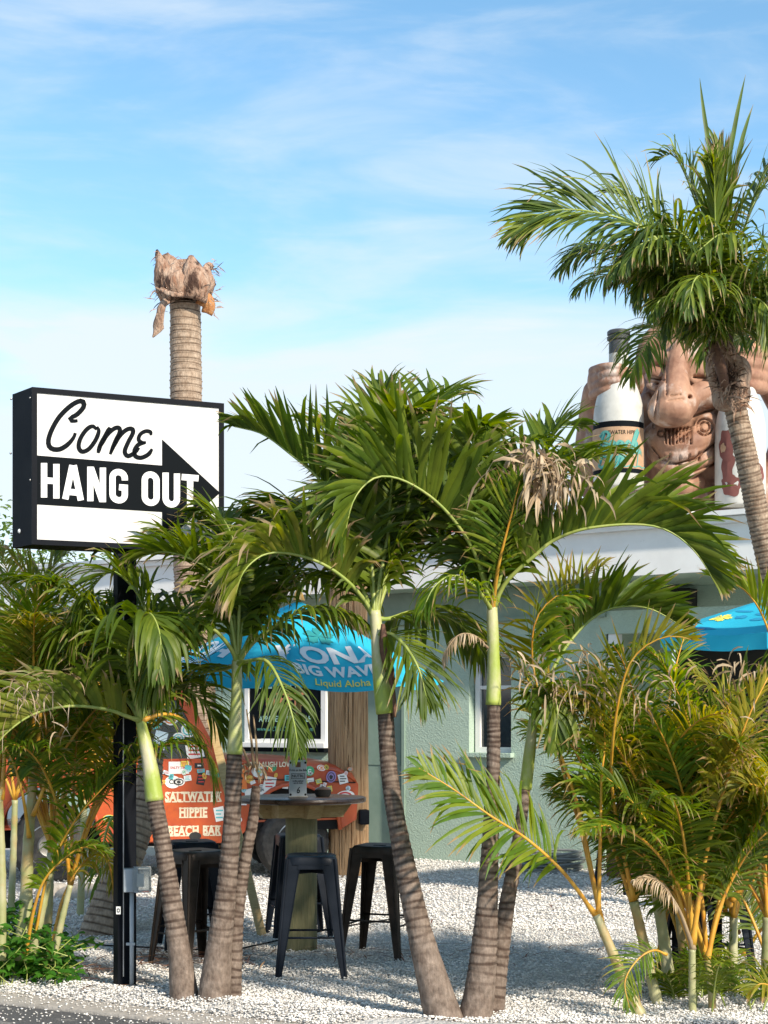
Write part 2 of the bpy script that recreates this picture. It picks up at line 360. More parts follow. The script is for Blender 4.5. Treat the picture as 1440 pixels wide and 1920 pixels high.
def dead_tuft(parent, c, n=24, L=.25, spread=.15, lm='leaf_dead', wd=.012, up=False, name='dried_leaflets'):
    mb = MB()
    for _ in range(n):
        p = Vector(c) + Vector((random.gauss(0, spread), random.gauss(0, spread * .6), random.gauss(0, spread * .7)))
        d = Vector((random.gauss(0, .6), random.gauss(0, .6), random.uniform(-.8, .5) if not up else random.uniform(0, 1)))
        leaflet(mb, p, d, Vector((random.gauss(0, 1), -1, random.gauss(0, 1))), L * random.uniform(.5, 1.2), wd * random.uniform(.6, 1.5), random.uniform(.8, 3), random.random(), (3, random.uniform(0, 3)), 5, random.gauss(0, 2.5))
    o = mb.build(name, M[lm], parent, smooth='all', fix=False); o['kind'] = 'stuff'; return o

# ------------------------------------------------------------ text tools
def text_verts(s, size=1.0, bold=0.0, shear=0.0, align='CENTER', space=1.0):
    cu = bpy.data.curves.new('txt', 'FONT'); cu.body = s; cu.size = size; cu.offset = bold; cu.shear = shear
    cu.align_x = align; cu.align_y = 'CENTER'; cu.space_character = space; cu.resolution_u = 3; cu.fill_mode = 'FRONT'
    o = bpy.data.objects.new('txt', cu); C.objects.link(o)
    dg = bpy.context.evaluated_depsgraph_get(); me = bpy.data.meshes.new_from_object(o.evaluated_get(dg))
    v = [tuple(x.co) for x in me.vertices]; f = [tuple(p.vertices) for p in me.polygons]
    bpy.data.objects.remove(o); bpy.data.curves.remove(cu); bpy.data.meshes.remove(me); return v, f
def text_on(parent, s, o, r, u, size, m, bold=0.0, shear=0.0, sx=1.0, name='lettering', align='CENTER', space=1.0, off=.002):
    """flat lettering on a plane: o centre, r right vector, u up vector (unit)"""
    v, f = text_verts(s, size, bold, shear, align, space); r = Vector(r); u = Vector(u); n = r.cross(u).normalized(); o = Vector(o)
    mb = MB(); mb.add([o + r * (a * sx) + u * b + n * off for a, b, c in v], f)
    return mb.build(name, m, parent, fix=False)
def ribbon(pts, wd, closed=False, wf=None, capn=True):
    """2D polyline -> flat ribbon (verts 2D, faces)"""
    P = []
    for a, b in pts:
        if not P or (Vector((a, b)) - P[-1]).length > 1e-5: P.append(Vector((a, b)))
    if closed and (P[0] - P[-1]).length < 1e-5: P.pop()
    m = len(P); vs = []; fs = []
    for i in range(m):
        if closed: a, b = P[i - 1], P[(i + 1) % m]
        else: a, b = P[max(i - 1, 0)], P[min(i + 1, m - 1)]
        if not closed and i in (0, m - 1): t = (b - a).normalized(); k = 1
        else:
            t1 = (P[i] - a).normalized(); t2 = (b - P[i]).normalized(); t = (t1 + t2)
            if t.length < 1e-6: t = t2
            t = t.normalized(); k = min(1.6, 1 / max(.4, math.sqrt(max(0.01, (1 + t1.dot(t2)) / 2))))
        nn = Vector((-t.y, t.x)); ww = wd * (wf(i / (m - 1)) if wf else 1) * .5 * k
        vs += [P[i] + nn * ww, P[i] - nn * ww]
    for i in range(m - (0 if closed else 1)):
        j = (i + 1) % m; fs.append((2 * i, 2 * i + 1, 2 * j + 1, 2 * j))
    return [tuple(v) for v in vs], fs
def smooth2(pts, n=40):
    return [(p.x, p.y) for p in catmull([Vector((a, b, 0)) for a, b in pts], n)]
# ------------------------------------------------------------ remeshed solids
def remesh(mb, name, m, parent, voxel=.02, smooth_it=4, carve=None, label=None):
    me = bpy.data.meshes.new('tmp'); me.from_pydata(mb.v, [], mb.f); me.update()
    bm = bmesh.new(); bm.from_mesh(me); bmesh.ops.recalc_face_normals(bm, faces=bm.faces[:]); bm.to_mesh(me); bm.free()
    o = bpy.data.objects.new('tmp', me); C.objects.link(o)
    md = o.modifiers.new('r', 'REMESH'); md.mode = 'VOXEL'; md.voxel_size = voxel; md.use_smooth_shade = True
    ms = o.modifiers.new('s', 'SMOOTH'); ms.iterations = smooth_it; ms.factor = .6
    dg = bpy.context.evaluated_depsgraph_get(); m2 = bpy.data.meshes.new_from_object(o.evaluated_get(dg)); m2.name = name
    bpy.data.objects.remove(o); bpy.data.meshes.remove(me)
    nv = len(m2.vertices); co = np.zeros(nv * 3); m2.vertices.foreach_get('co', co); co = co.reshape(-1, 3)
    if carve is not None:
        no = np.zeros(nv * 3); m2.vertices.foreach_get('normal', no); co = carve(co, no.reshape(-1, 3))
    l = parent.get('_w', (0, 0, 0)) if parent is not None else (0, 0, 0)
    co = co - np.array(l); m2.vertices.foreach_set('co', co.ravel()); m2.update()
    m2.polygons.foreach_set('use_smooth', [True] * len(m2.polygons))
    m2.materials.clear(); m2.materials.append(m); ob = bpy.data.objects.new(name, m2); C.objects.link(ob)
    if parent is not None: ob.parent = parent
    ob['_w'] = tuple(l)
    if label: ob['label'] = label
    return ob
def ellip(mb, c, r, rot=None, n=16, k=10):
    c = Vector(c); vs = []; fs = []
    for i in range(1, k):
        ph = math.pi * i / k
        for j in range(n):
            th = 2 * math.pi * j / n; v = Vector((r[0] * math.sin(ph) * math.cos(th), r[1] * math.sin(ph) * math.sin(th), r[2] * math.cos(ph)))
            if rot: v = rot @ v
            vs.append(c + v)
    t = Vector((0, 0, r[2])); t = rot @ t if rot else t; vs += [c + t, c - t]; a = len(vs) - 2
    for i in range(k - 2):
        for j in range(n): fs.append((i * n + j, i * n + (j + 1) % n, (i + 1) * n + (j + 1) % n, (i + 1) * n + j))
    for j in range(n): fs.append((a, (j + 1) % n, j)); fs.append((a + 1, (k - 2) * n + j, (k - 2) * n + (j + 1) % n))
    mb.add(vs, fs); return mb
def capsule(mb, pts, rad, n=14, k=14):
    pts = catmull(pts, k) if len(pts) > 2 else [Vector(p) for p in pts]
    m = len(pts)
    if isinstance(rad, (int, float)): rad = [rad, rad]
    rs = []
    for i in range(m):
        x = i / (m - 1) * (len(rad) - 1); q = min(len(rad) - 2, int(x)); rs.append(rad[q] + (rad[q + 1] - rad[q]) * (x - q))
    mb.tube(pts, rs, n); ellip(mb, pts[0], (rs[0],) * 3, n=12, k=8); ellip(mb, pts[-1], (rs[-1],) * 3, n=12, k=8); return mb
# ------------------------------------------------------------ plain materials
M['gravel'] = mat('white_shell_gravel', (.60, .58, .54), (.46, .44, .42), .85, 60, bump=1, bscale=45, c3=(.30, .25, .20), s3=9, lo3=.60, hi3=.72, bdist=.03)
M['asphalt'] = mat('worn_asphalt', (.055, .055, .055), (.12, .115, .11), .9, 90, bump=.8, bscale=160, c3=(.30, .28, .25), s3=5, lo3=.58, hi3=.66)
M['kerb'] = mat('concrete_kerb', (.42, .38, .33), (.32, .29, .25), .9, 25, bump=.5, bscale=90, c3=(.2, .17, .14), s3=4, lo3=.6, hi3=.7)
M['black'] = mat('black_paint', (.004, .005, .008), (.007, .009, .013), .6, 6, bump=.05, bscale=60, spec=.10)
M['print_b'] = mat('black_print', (.004, .006, .008), rough=.7, spec=.08)
M['signface'] = mat('white_sign_face', (.72, .71, .68), (.66, .65, .62), .5, 1.5, spec=.2, c3=(.56, .55, .50), s3=2.2, lo3=.60, hi3=.85)
M['print_w'] = mat('white_print', (.82, .82, .80), rough=.4)
M['stucco'] = mat('sage_stucco', (.42, .53, .43), (.38, .485, .395), .95, 3, bump=.55, bscale=55, c3=(.25, .33, .27), s3=1.1, lo3=.6, hi3=.8, bdist=.02, spec=.15)
M['green_trim'] = mat('green_trim_paint', (.24, .32, .26), (.20, .28, .22), .55, 5, bump=.1)
M['white'] = mat('white_paint', (.82, .81, .78), (.76, .75, .72), .5, 4, bump=.08, c3=(.5, .48, .42), s3=3, lo3=.66, hi3=.8)
M['roof'] = mat('pale_roof_sheet', (.55, .55, .54), (.45, .45, .44), .7, 3)
M['glass'] = mat('dark_window_glass', (.02, .03, .035), (.05, .06, .06), .08, 2, spec=.9)
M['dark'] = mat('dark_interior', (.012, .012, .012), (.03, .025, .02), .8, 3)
M['pole'] = mat('weathered_pole_wood', (.58, .38, .21), (.42, .23, .10), .85, 5, stretch=(26, 26, .5), bump=1, bscale=9, c3=(.12, .055, .025), s3=5, lo3=.56, hi3=.64, detail=9, bdist=.02)
M['post'] = mat('green_treated_post', (.17, .165, .08), (.26, .235, .12), .8, 6, stretch=(14, 14, .9), bump=.6, bscale=8, c3=(.09, .08, .04), s3=3, lo3=.55, hi3=.68)
M['plank'] = mat('raw_lumber', (.50, .36, .17), (.40, .27, .11), .7, 5, stretch=(2, 14, 14), bump=.4, bscale=8, c3=(.26, .15, .06), s3=4, lo3=.58, hi3=.7)
M['tabletop'] = mat('dark_tabletop', (.05, .028, .018), (.10, .055, .035), .3, 9, stretch=(1, 6, 1), bump=.1)
M['gun'] = mat('gunmetal_stool', (.022, .017, .013), (.05, .038, .03), .42, 7, metal=.55, bump=.05, spec=.3)
M['navy'] = mat('navy_black_stool', (.004, .007, .013), (.008, .012, .02), .45, 7, bump=.05, spec=.2)
M['hole'] = mat('black_hole', (.004, .004, .004), rough=.9)
M['grey_box'] = mat('grey_pvc', (.40, .44, .47), (.34, .38, .41), .5, 8)
m_, nt_, b_ = newmat('clear_cover'); b_.inputs['Base Color'].default_value = (.6, .65, .65, 1); b_.inputs['Roughness'].default_value = .12; b_.inputs['Transmission Weight'].default_value = .75; b_.inputs['IOR'].default_value = 1.2; M['clear'] = m_
m_ = mat('umbrella_blue_cloth', (.04, .53, .72), (.03, .48, .68), .8, 3, bump=.25, bscale=5, spec=.2); nt_ = m_.node_tree
tl = nt_.nodes.new('ShaderNodeBsdfTranslucent'); tl.inputs[0].default_value = (.02, .45, .7, 1); mx = nt_.nodes.new('ShaderNodeMixShader'); mx.inputs[0].default_value = .25
nt_.links.new(nt_.nodes['Principled BSDF'].outputs[0], mx.inputs[1]); nt_.links.new(tl.outputs[0], mx.inputs[2]); nt_.links.new(mx.outputs[0], nt_.nodes['Material Output'].inputs[0]); M['umb'] = m_  # cloth
M['umb2'] = mat('umbrella_teal_print', (.005, .22, .42), (.01, .27, .46), .8, 5, lo=.48, hi=.52)
M['teal'] = mat('teal_print', (.02, .24, .24), rough=.6)
M['teal2'] = mat('light_teal_print', (.09, .31, .26), rough=.6)
M['mint'] = mat('mint_print', (.34, .56, .48), rough=.6)
M['orange_p'] = mat('orange_print', (.62, .25, .12), rough=.6)
M['yellow_p'] = mat('yellow_print', (.88, .76, .10), rough=.6)
M['truck'] = mat('faded_orange_paint', (.50, .095, .022), (.42, .062, .020), .42, 4, bump=.06, coat=.25, c3=(.30, .05, .03), s3=3, lo3=.6, hi3=.75)
M['tan'] = mat('tan_patch_paint', (.52, .36, .14), (.42, .28, .10), .6, 6)
M['cream_p'] = mat('cream_lettering', (.74, .64, .46), (.62, .52, .36), .6, 12)
M['tyre'] = mat('dusty_tyre', (.028, .027, .026), (.07, .065, .058), .9, 12, bump=.4)
M['rim'] = mat('steel_rim', (.45, .45, .44), (.25, .23, .2), .4, 8, metal=.6)
M['yellow_pole'] = mat('varnished_umbrella_pole', (.45, .24, .05), (.55, .33, .09), .4, 8, stretch=(8, 8, 1))
M['statue'] = mat('carved_terracotta', (.19, .082, .045), (.40, .225, .14), .66, 4.2, stretch=(1, 1, .7), bump=.5, bscale=30, c3=(.56, .46, .39), s3=3.6, lo3=.54, hi3=.70, detail=8)
M['statue_o'] = mat('peach_carved_top', (.62, .33, .20), (.52, .26, .16), .7, 4, bump=.4, bscale=14)
M['bottle'] = mat('white_bottle_paint', (.60, .585, .53), (.48, .47, .42), .6, 4, bump=.15, c3=(.33, .32, .28), s3=2.5, lo3=.52, hi3=.75)
M['bottle_cap'] = mat('charcoal_bottle_neck', (.03, .032, .035), (.08, .08, .08), .5, 9, c3=(.45, .38, .30), s3=5, lo3=.60, hi3=.72)
M['label'] = mat('cork_label', (.46, .29, .17), (.38, .23, .13), .7, 12, c3=(.14, .08, .05), s3=14, lo3=.62, hi3=.7)
M['peeled'] = mat('peeled_maroon_patch', (.19, .065, .05), (.15, .045, .035), .7, 6)
M['red_tile'] = mat('red_roof_tile', (.50, .03, .03), (.40, .03, .03), .6, 8)
M['pink_tile'] = mat('pink_roof_tile', (.58, .28, .27), (.5, .22, .22), .6, 8)
M['hose'] = mat('grey_hose', (.16, .17, .165), (.24, .25, .24), .5, 8)
M['log'] = mat('dark_timber', (.10, .045, .028), (.17, .085, .05), .75, 5, stretch=(2, 9, 9), bump=.5)
M['pebble'] = leafmat('white_pebbles', (.56, .53, .49), (.74, .71, .66), (.82, .80, .76), tip=9, tr=0.0, rough=.9, spec=.15)
M['far_leaf'] = leafmat('far_tree_leaf', (.05, .10, .02), (.09, .16, .025), (.16, .22, .04), tip=1.5)
def flat(name, c):
    M[name] = mat(name + '_sticker', c, rough=.5); return M[name]
for nm, c in (('s_white', (.75, .74, .70)), ('s_black', (.02, .02, .02)), ('s_pale', (.55, .68, .72)), ('s_yel', (.70, .55, .08)), ('s_grn', (.05, .32, .14)), ('s_pur', (.28, .20, .42)), ('s_org', (.78, .20, .04)), ('s_teal', (.10, .45, .48)), ('s_red', (.55, .04, .04))):
    flat(nm, c)
# ------------------------------------------------------------ ground
def ground_z(x, y): return .012 * mnoise.noise(Vector((x * .9, y * .9, 0))) + .006 * mnoise.noise(Vector((x * 4, y * 4, 3)))
# kerb line: from K0 towards K1
K0 = G(0, 9.27); K1 = G(450, 8.48); kd = (K1 - K0).normalized(); kn = Vector((-kd.y, kd.x, 0))   # kn points to the gravel side (up)
if kn.y < 0: kn = -kn
mb = MB(); nx, ny = 150, 170; vs = []; fs = []
for j in range(ny + 1):
    y = 7.0 + 16 * (j / ny)
    for i in range(nx + 1):
        x = -7 + 14 * i / nx; s = (Vector((x, y, 0)) - K0).dot(kn)
        z = ground_z(x, y) + .02
        if s < .06: z = min(z, -.03)
        elif s < .5: z += .035 * math.exp(-((s - .25) / .12) ** 2)
        vs.append((x, y, z)); 
fs = [(j * (nx + 1) + i, j * (nx + 1) + i + 1, (j + 1) * (nx + 1) + i + 1, (j + 1) * (nx + 1) + i) for j in range(ny) for i in range(nx)]
mb.add(vs, fs); tag(mb.build('gravel_yard', M['gravel'], smooth='all', fix=False), None, None, kind='structure')
mb = MB(); mb.add([(-300, -300, -.06), (300, -300, -.06), (300, 500, -.06), (-300, 500, -.06)], [(0, 1, 2, 3)])
tag(mb.build('ground', M['gravel'], fix=False), None, None, kind='structure')
mb = MB(); a = K0 - kd * 40; b = K0 + kd * 40
mb.add([a - kn * .16, b - kn * .16, b - kn * 30, a - kn * 30], [(0, 1, 2, 3)])
o = tag(mb.build('road', M['asphalt'], fix=True), None, None, kind='structure'); o.location.z = -.004
mb = MB()
for k in range(-8, 9):
    p = K0 + kd * (k * 1.2 + .6) - kn * .06; mb.bbox(Vector((p.x, p.y, -.02)), (1.19, .26, .07), .012, rz=math.atan2(kd.y, kd.x))
tag(mb.build('kerb', M['kerb'], fix=True), None, None, kind='structure')
# pebbles (nobody could count them)
rng = np.random.default_rng(3)
def pebbles(n, y0, y1, r0, r1, name, cond=None, sheet=None, lay=.02, label='', density=1.6):
    y = y0 * (y1 / y0) ** (rng.random(n) ** density); x = (rng.random(n) * 2 - 1) * .27 * y
    r = rng.uniform(r0, r1, n) * rng.uniform(.7, 1.2, n); base = np.array([[1, 0, 0], [-.9, .1, 0], [.1, 1, 0], [0, -1, .1], [0, .1, .75], [0, 0, -.7], [.6, .6, .35], [-.6, -.5, .4]])
    tri = np.array([[0, 6, 4], [6, 2, 4], [2, 1, 4], [1, 7, 4], [7, 3, 4], [3, 0, 4], [0, 3, 5], [3, 7, 5], [7, 1, 5], [1, 2, 5], [2, 6, 5], [6, 0, 5]])
    th = rng.random(n) * 6.28; V = base[None] * r[:, None, None] * rng.uniform(.7, 1.3, (n, 8, 1)); V[:, :, 1] *= rng.uniform(.6, 1, n)[:, None]
    c, s = np.cos(th)[:, None], np.sin(th)[:, None]; X = V[:, :, 0] * c - V[:, :, 1] * s; Y = V[:, :, 0] * s + V[:, :, 1] * c; Z = V[:, :, 2] * .62
    z0 = np.array([ground_z(a, b) for a, b in zip(x, y)])
    S = (x - K0.x) * kn.x + (y - K0.y) * kn.y
    keep = cond(S, x, y); z0 = z0 + .02 + np.where((S > .06) & (S < .5), .035 * np.exp(-((S - .25) / .12) ** 2), 0)
    z0 = np.where(S < .06, .018, z0); z0 = np.where(S < -.19, .0, z0); z0 = z0 + rng.random(n) * lay
    P = np.stack([X + x[:, None], Y + y[:, None], Z + z0[:, None]], -1)[keep]; k = len(P)
    me = bpy.data.meshes.new(name); me.vertices.add(k * 8); me.vertices.foreach_set('co', P.ravel())
    T = (tri[None] + (np.arange(k) * 8)[:, None, None]).reshape(-1); me.loops.add(len(T)); me.loops.foreach_set('vertex_index', T.astype(np.int32))
    me.polygons.add(len(T) // 3); me.polygons.foreach_set('loop_start', np.arange(0, len(T), 3, dtype=np.int32)); me.polygons.foreach_set('loop_total', np.full(len(T) // 3, 3, dtype=np.int32))
    me.update(calc_edges=True); uvl = me.uv_layers.new(name='UVMap'); rv = np.repeat(rng.random(k), 36); uvl.data.foreach_set('uv', np.stack([rv * 0, rv], -1).ravel())
    me.materials.append(M['pebble']); o = bpy.data.objects.new(name, me); C.objects.link(o); tag(o, label, 'gravel', kind='stuff'); return o
pebbles(80000, 8.3, 12.5, .006, .0125, 'gravel_stones', lambda S, x, y: S > .03, label='loose white shell pebbles covering the yard in front', density=1.3)
pebbles(44000, 12.0, 18.6, .010, .018, 'gravel_stones', lambda S, x, y: S > .03, label='white shell pebbles by the building wall', density=1.0)
pebbles(9000, 8.2, 9.6, .004, .011, 'gravel_chips', lambda S, x, y: (S < .03) & (S > -.8) & (rng.random(len(S)) < np.exp(S * 3.0) * .8), lay=.004, label='white pebbles spilled over kerb and asphalt', density=1)

# ------------------------------------------------------------ building
P0 = Vector((.27, 18.2, 0)); dw = Vector((1, -.7, 0)).normalized(); nw = Vector((-dw.y * -1 * -1, dw.x, 0)); nw = Vector((dw.y, -dw.x, 0)); UZ = Vector((0, 0, 1))
def wp(s, z, off=0): return P0 + dw * s + nw * off + UZ * z
RZW = math.atan2(dw.y, dw.x)
def wbox(mb, s0, s1, z0, z1, o0, o1):
    c = wp((s0 + s1) / 2, (z0 + z1) / 2, (o0 + o1) / 2); return mb.box(c, (abs(s1 - s0), abs(o1 - o0), abs(z1 - z0)), rz=RZW)
bld = thing('beach_bar_building', 'low sage green stucco building with a white eave', 'building', wp(0, 0, -2))
mb = MB()
for s0, s1, z0, z1 in ((-6, -2.36, -.05, 3.04), (-2.36, -1.16, -.05, 1.33), (-2.36, -1.16, 2.25, 3.04), (-1.16, -.98, -.05, 3.04), (-.98, -.04, 2.12, 3.04), (-.04, .82, -.05, 3.04), (.82, 1.36, -.05, 1.24), (.82, 1.36, 2.33, 3.04), (1.36, 2.5, -.05, 3.04)):
    wbox(mb, s0, s1, z0, z1, 0, -.25)
wbox(mb, 2.3, 2.5, -.05, 3.04, -.25, -1.1)
mb.build('wall', M['stucco'], bld)
mb = MB(); wbox(mb, 2.5, 2.75, -.05, 3.04, -.9, -1.1); wbox(mb, 2.75, 12, -.05, .95, -.9, -1.1); wbox(mb, 2.75, 12, 2.42, 3.04, -.9, -1.1); wbox(mb, 5.0, 5.3, .95, 2.42, -.9, -1.1)
mb.build('porch_wall', M['stucco'], bld)
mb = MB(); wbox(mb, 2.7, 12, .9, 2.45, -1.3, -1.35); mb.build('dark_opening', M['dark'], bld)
mb = MB(); wbox(mb, -.98, -.04, .0, 2.12, -.10, -.15); d = mb.build('door', M['green_trim'], bld)
mb = MB()
for a, b in ((.12, .95), (1.08, 1.98)): wbox(mb, -.86, -.16, a, b, -.092, -.1)
mb.build('door_panel', M['green_trim'], d)
mb = MB(); p = wp(-.12, 1.0, -.06); ellip(mb, p, (.032, .032, .032)); mb.tube([wp(-.12, 1.0, -.1), p], .014, 8); mb.build('door_knob', M['rim'], d, smooth='all')
mb = MB(); wbox(mb, -.98, -.94, 0, 2.12, -.1, .02); wbox(mb, -.075, -.035, 0, 2.12, -.1, .02); wbox(mb, -.98, -.035, 2.12, 2.17, -.1, .02); mb.build('door_frame', M['green_trim'], bld)
text_on(bld, 'SALTWATER', wp(-.55, 1.93, -.095), dw, UZ, .14, M['teal'], .003); text_on(bld, 'HIPPIE WEAR', wp(-.55, 1.78, -.095), dw, UZ, .12, M['teal'], .003); text_on(bld, 'OPEN', wp(-.55, 1.62, -.095), dw, UZ, .10, M['orange_p'], .003)
# sash window
mb = MB(); wbox(mb, .90, 1.34, 1.26, 2.31, -.14, -.17); wn = mb.build('window', M['glass'], bld)
mb = MB(); wbox(mb, .84, .90, 1.24, 2.33, -.10, -.18); wbox(mb, 1.32, 1.36, 1.24, 2.33, -.10, -.18); wbox(mb, .9, 1.32, 2.28, 2.33, -.1, -.18); wbox(mb, .9, 1.32, 1.24, 1.30, -.1, -.18); wbox(mb, .9, 1.32, 1.94, 1.98, -.115, -.17)
wbox(mb, 1.105, 1.125, 1.98, 2.28, -.12, -.14)
mb.build('window_frame', M['white'], wn)
mb = MB(); mb.bbox(wp(1.09, 1.215, .03), (.62, .10, .05), .008, rz=RZW); mb.build('window_sill', M['stucco'], wn)
# poster window behind the truck
mb = MB(); wbox(mb, -2.30, -1.22, 1.40, 2.2, .0, -.05); pw = mb.build('window', M['white'], bld, label='white framed window filled by a black shop poster')
mb = MB()
for q in ((-2.38, -2.32, 1.33, 2.27), (-1.21, -1.14, 1.33, 2.27), (-2.32, -1.21, 2.21, 2.27), (-2.32, -1.21, 1.33, 1.37)): wbox(mb, *q, -.03, .04)
mb.build('window_frame', M['white'], pw)
mb = MB(); mb.bbox(wp(-1.76, 1.30, .06), (1.34, .16, .06), .01, rz=RZW); mb.build('window_sill', M['white'], pw)
mb = MB(); mb.bbox(wp(-1.76, 1.245, .05), (1.3, .12, .05), .01, rz=RZW); mb.build('sill_edge', M['print_b'], pw)
mb = MB(); mb.bbox(wp(-1.765, 1.785, .012), (1.09, .02, .82), .02, rz=RZW); po = mb.build('poster', M['print_b'], pw)
for s_, z, sz, mm, bo, sx in (('SALTWATER', 2.04, .19, 'mint', .005, .86), ('HIPPIE', 1.84, .22, 'orange_p', .004, 1.0), ('APPAREL & LIFESTYLE', 1.61, .10, 'mint', .002, .84), ('www.SALTWATERHIPPIE.com', 1.49, .075, 'teal2', .0, .9)):
    text_on(pw, s_, wp(-1.765, z, .024), dw, UZ, sz, M[mm], bo, sx=sx)
# eave, fascia, soffit, roof
mb = MB(); wbox(mb, -7, 13, 3.045, 3.50, .50, .46); mb.build('fascia', M['white'], bld)
mb = MB(); wbox(mb, -7, 13, 3.50, 3.56, .56, .40); wbox(mb, -7, 13, 3.565, 3.615, .62, .36); mb.build('gutter', M['white'], bld)
mb = MB(); wbox(mb, -7, 13, 3.042, 3.055, .455, -2.6); mb.build('soffit', M['stucco'], bld)
mb = MB(); wbox(mb, -7, 13, 3.565, 3.60, .355, -7); mb.build('roof', M['roof'], bld)
mb = MB(); wbox(mb, -1, 2.52, 2.72, 3.04, .004, .03); wbox(mb, -1, 2.52, 2.68, 2.72, .004, .055); mb.build('frieze_board', M['green_trim'], bld)
mb = MB(); wbox(mb, 2.5, 12, 2.50, 2.74, .0, -.14); mb.build('porch_beam', M['stucco'], bld)
for s_ in (2.52, 5.6, 8.6):
    mb = MB(); mb.bbox(wp(s_ + .06, 1.25, -.07), (.11, .11, 2.5), .008, rz=RZW); mb.build('porch_post', M['white'], bld)
for s_ in (2.85, 6.2):
    mb = MB(); mb.lathe([(.05, .0), (.075, .02), (.075, .2), (.045, .23)], wp(s_, 2.78, .25), 16); mb.tube([wp(s_, 3.01, .25), wp(s_, 3.045, .25)], .03, 8); mb.build('porch_lamp', M['white'], bld, smooth=True)
mb = MB(); mb.bbox(wp(2.95, 2.90, -.75), (.42, .22, .2), .02, rz=RZW); mb.build('dark_gap_stand_in', M['dark'], bld)  # near-black box added to stand in for the unlit opening under the eave
# louvred white shutter on the porch
sh = thing('louvred_shutter', 'white louvred shutter leaning in the porch behind the palms', 'shutter', wp(3.0, 0, -.7))
mb = MB(); 
for a, b, c_, d_ in ((2.75, 2.80, .0, 1.1), (3.30, 3.35, .0, 1.1), (2.8, 3.3, 1.04, 1.1), (2.8, 3.3, .0, .07)): wbox(mb, a, b, c_, d_, -.7, -.74)
mb.build('frame', M['white'], sh)
for k in range(14):
    mb = MB(); mb.box(wp(3.05, .11 + k * .07, -.72), (.5, .05, .012), rz=RZW, rx=.7); mb.build('slat', M['white'], sh)
# red and pink tiles showing over the eave
rt = thing('checkered_roof_panel', 'small red and pink tiled panel above the white eave', 'roof panel', W(800, 1012, 17.9))
for i in range(4):
    for j in range(3):
        p = W(775 + i * 24, 1002 - j * 17, 17.8 + j * .12)
        mb = MB(); mb.bbox(p, (.138, .02, .10), .006, M=Matrix.Rotation(R(-12), 3, 'Y') @ Matrix.Rotation(R(-25), 3, 'X')); mb.build('tile', M['red_tile' if (i + j) % 2 else 'pink_tile'], rt)
# white building far left
wb = thing('white_building', 'long white building far behind the left hedge', 'building', (-7, 27, 0))
mb = MB(); mb.box((-8.6, 29, 1.9), (9.2, 6, 3.9)); mb.build('wall', M['white'], wb)
mb = MB(); mb.box((-8.6, 28.7, 3.95), (9.8, 7, .22)); mb.build('roof', M['roof'], wb)
for k in range(5):
    mb = MB(); mb.box((-11.5 + k * 1.55, 25.97, 2.3), (.7, .04, 1.1)); mb.build('window', M['glass'], wb)
# ------------------------------------------------------------ carved figure with bottles on the roof
FD = 17.4
st = thing('carved_giant', 'giant reddish carved grinning figure hugging bottles on the roof', 'statue', W(1280, 1000, FD))
def fp(px, py, dd=0): return W(px, py, FD + dd)
pxm = FD / F
mb = MB()
ellip(mb, fp(1285, 800, .35), (95 * pxm, .55, 175 * pxm)); ellip(mb, fp(1290, 700, .25), (88 * pxm, .5, 90 * pxm))
ellip(mb, fp(1287, 950, .35), (92 * pxm, .5, 80 * pxm))
# nose
capsule(mb, [fp(1272, 655, -.18), fp(1268, 700, -.30), fp(1262, 752, -.42)], [.10, .13, .22]); ellip(mb, fp(1258, 772, -.44), (.25, .24, .17)); ellip(mb, fp(1280, 758, -.42), (.17, .2, .16)); ellip(mb, fp(1240, 762, -.36), (.13, .16, .14))
capsule(mb, [fp(1298, 748, -.32), fp(1318, 738, -.26), fp(1340, 756, -.1), fp(1352, 775, .0)], [.12, .14, .11, .08]); capsule(mb, [fp(1240, 752, -.28), fp(1228, 765, -.15)], [.11, .09])
# brows, eyelids, cheeks
capsule(mb, [fp(1213, 700, -.02), fp(1228, 672, -.14), fp(1252, 672, -.2)], [.06, .09, .07]); capsule(mb, [fp(1288, 672, -.2), fp(1318, 668, -.16), fp(1345, 690, -.05)], [.07, .09, .06])
ellip(mb, fp(1232, 705, -.10), (.13, .14, .10)); ellip(mb, fp(1318, 702, -.12), (.15, .15, .10))
capsule(mb, [fp(1300, 716, -.20), fp(1322, 722, -.22), fp(1342, 714, -.14)], .035); capsule(mb, [fp(1217, 722, -.12), fp(1232, 728, -.18), fp(1248, 718, -.2)], .035)
ellip(mb, fp(1322, 800, -.10), (.17, .2, .16)); ellip(mb, fp(1237, 808, -.10), (.13, .18, .13))
# moustache / upper lip
capsule(mb, [fp(1228, 815, -.10), fp(1262, 832, -.26), fp(1300, 828, -.26), fp(1342, 800, -.10)], [.13, .15, .15, .12])
capsule(mb, [fp(1224, 828, -.10), fp(1240, 845, -.22), fp(1270, 856, -.32), (fp(1305, 846, -.3)), fp(1345, 815, -.12)], [.06, .07, .085, .08, .05])
capsule(mb, [fp(1224, 842, -.06), fp(1240, 870, -.18), fp(1272, 886, -.28), fp(1310, 872, -.26), fp(1346, 838, -.08)], [.06, .08, .09, .085, .06])
capsule(mb, [fp(1228, 850, .0), fp(1270, 868, -.16), fp(1340, 838, .0)], [.09, .1, .09]); capsule(mb, [fp(1245, 905, -.1), fp(1272, 912, -.18), fp(1305, 905, -.1)], [.1, .14, .1])
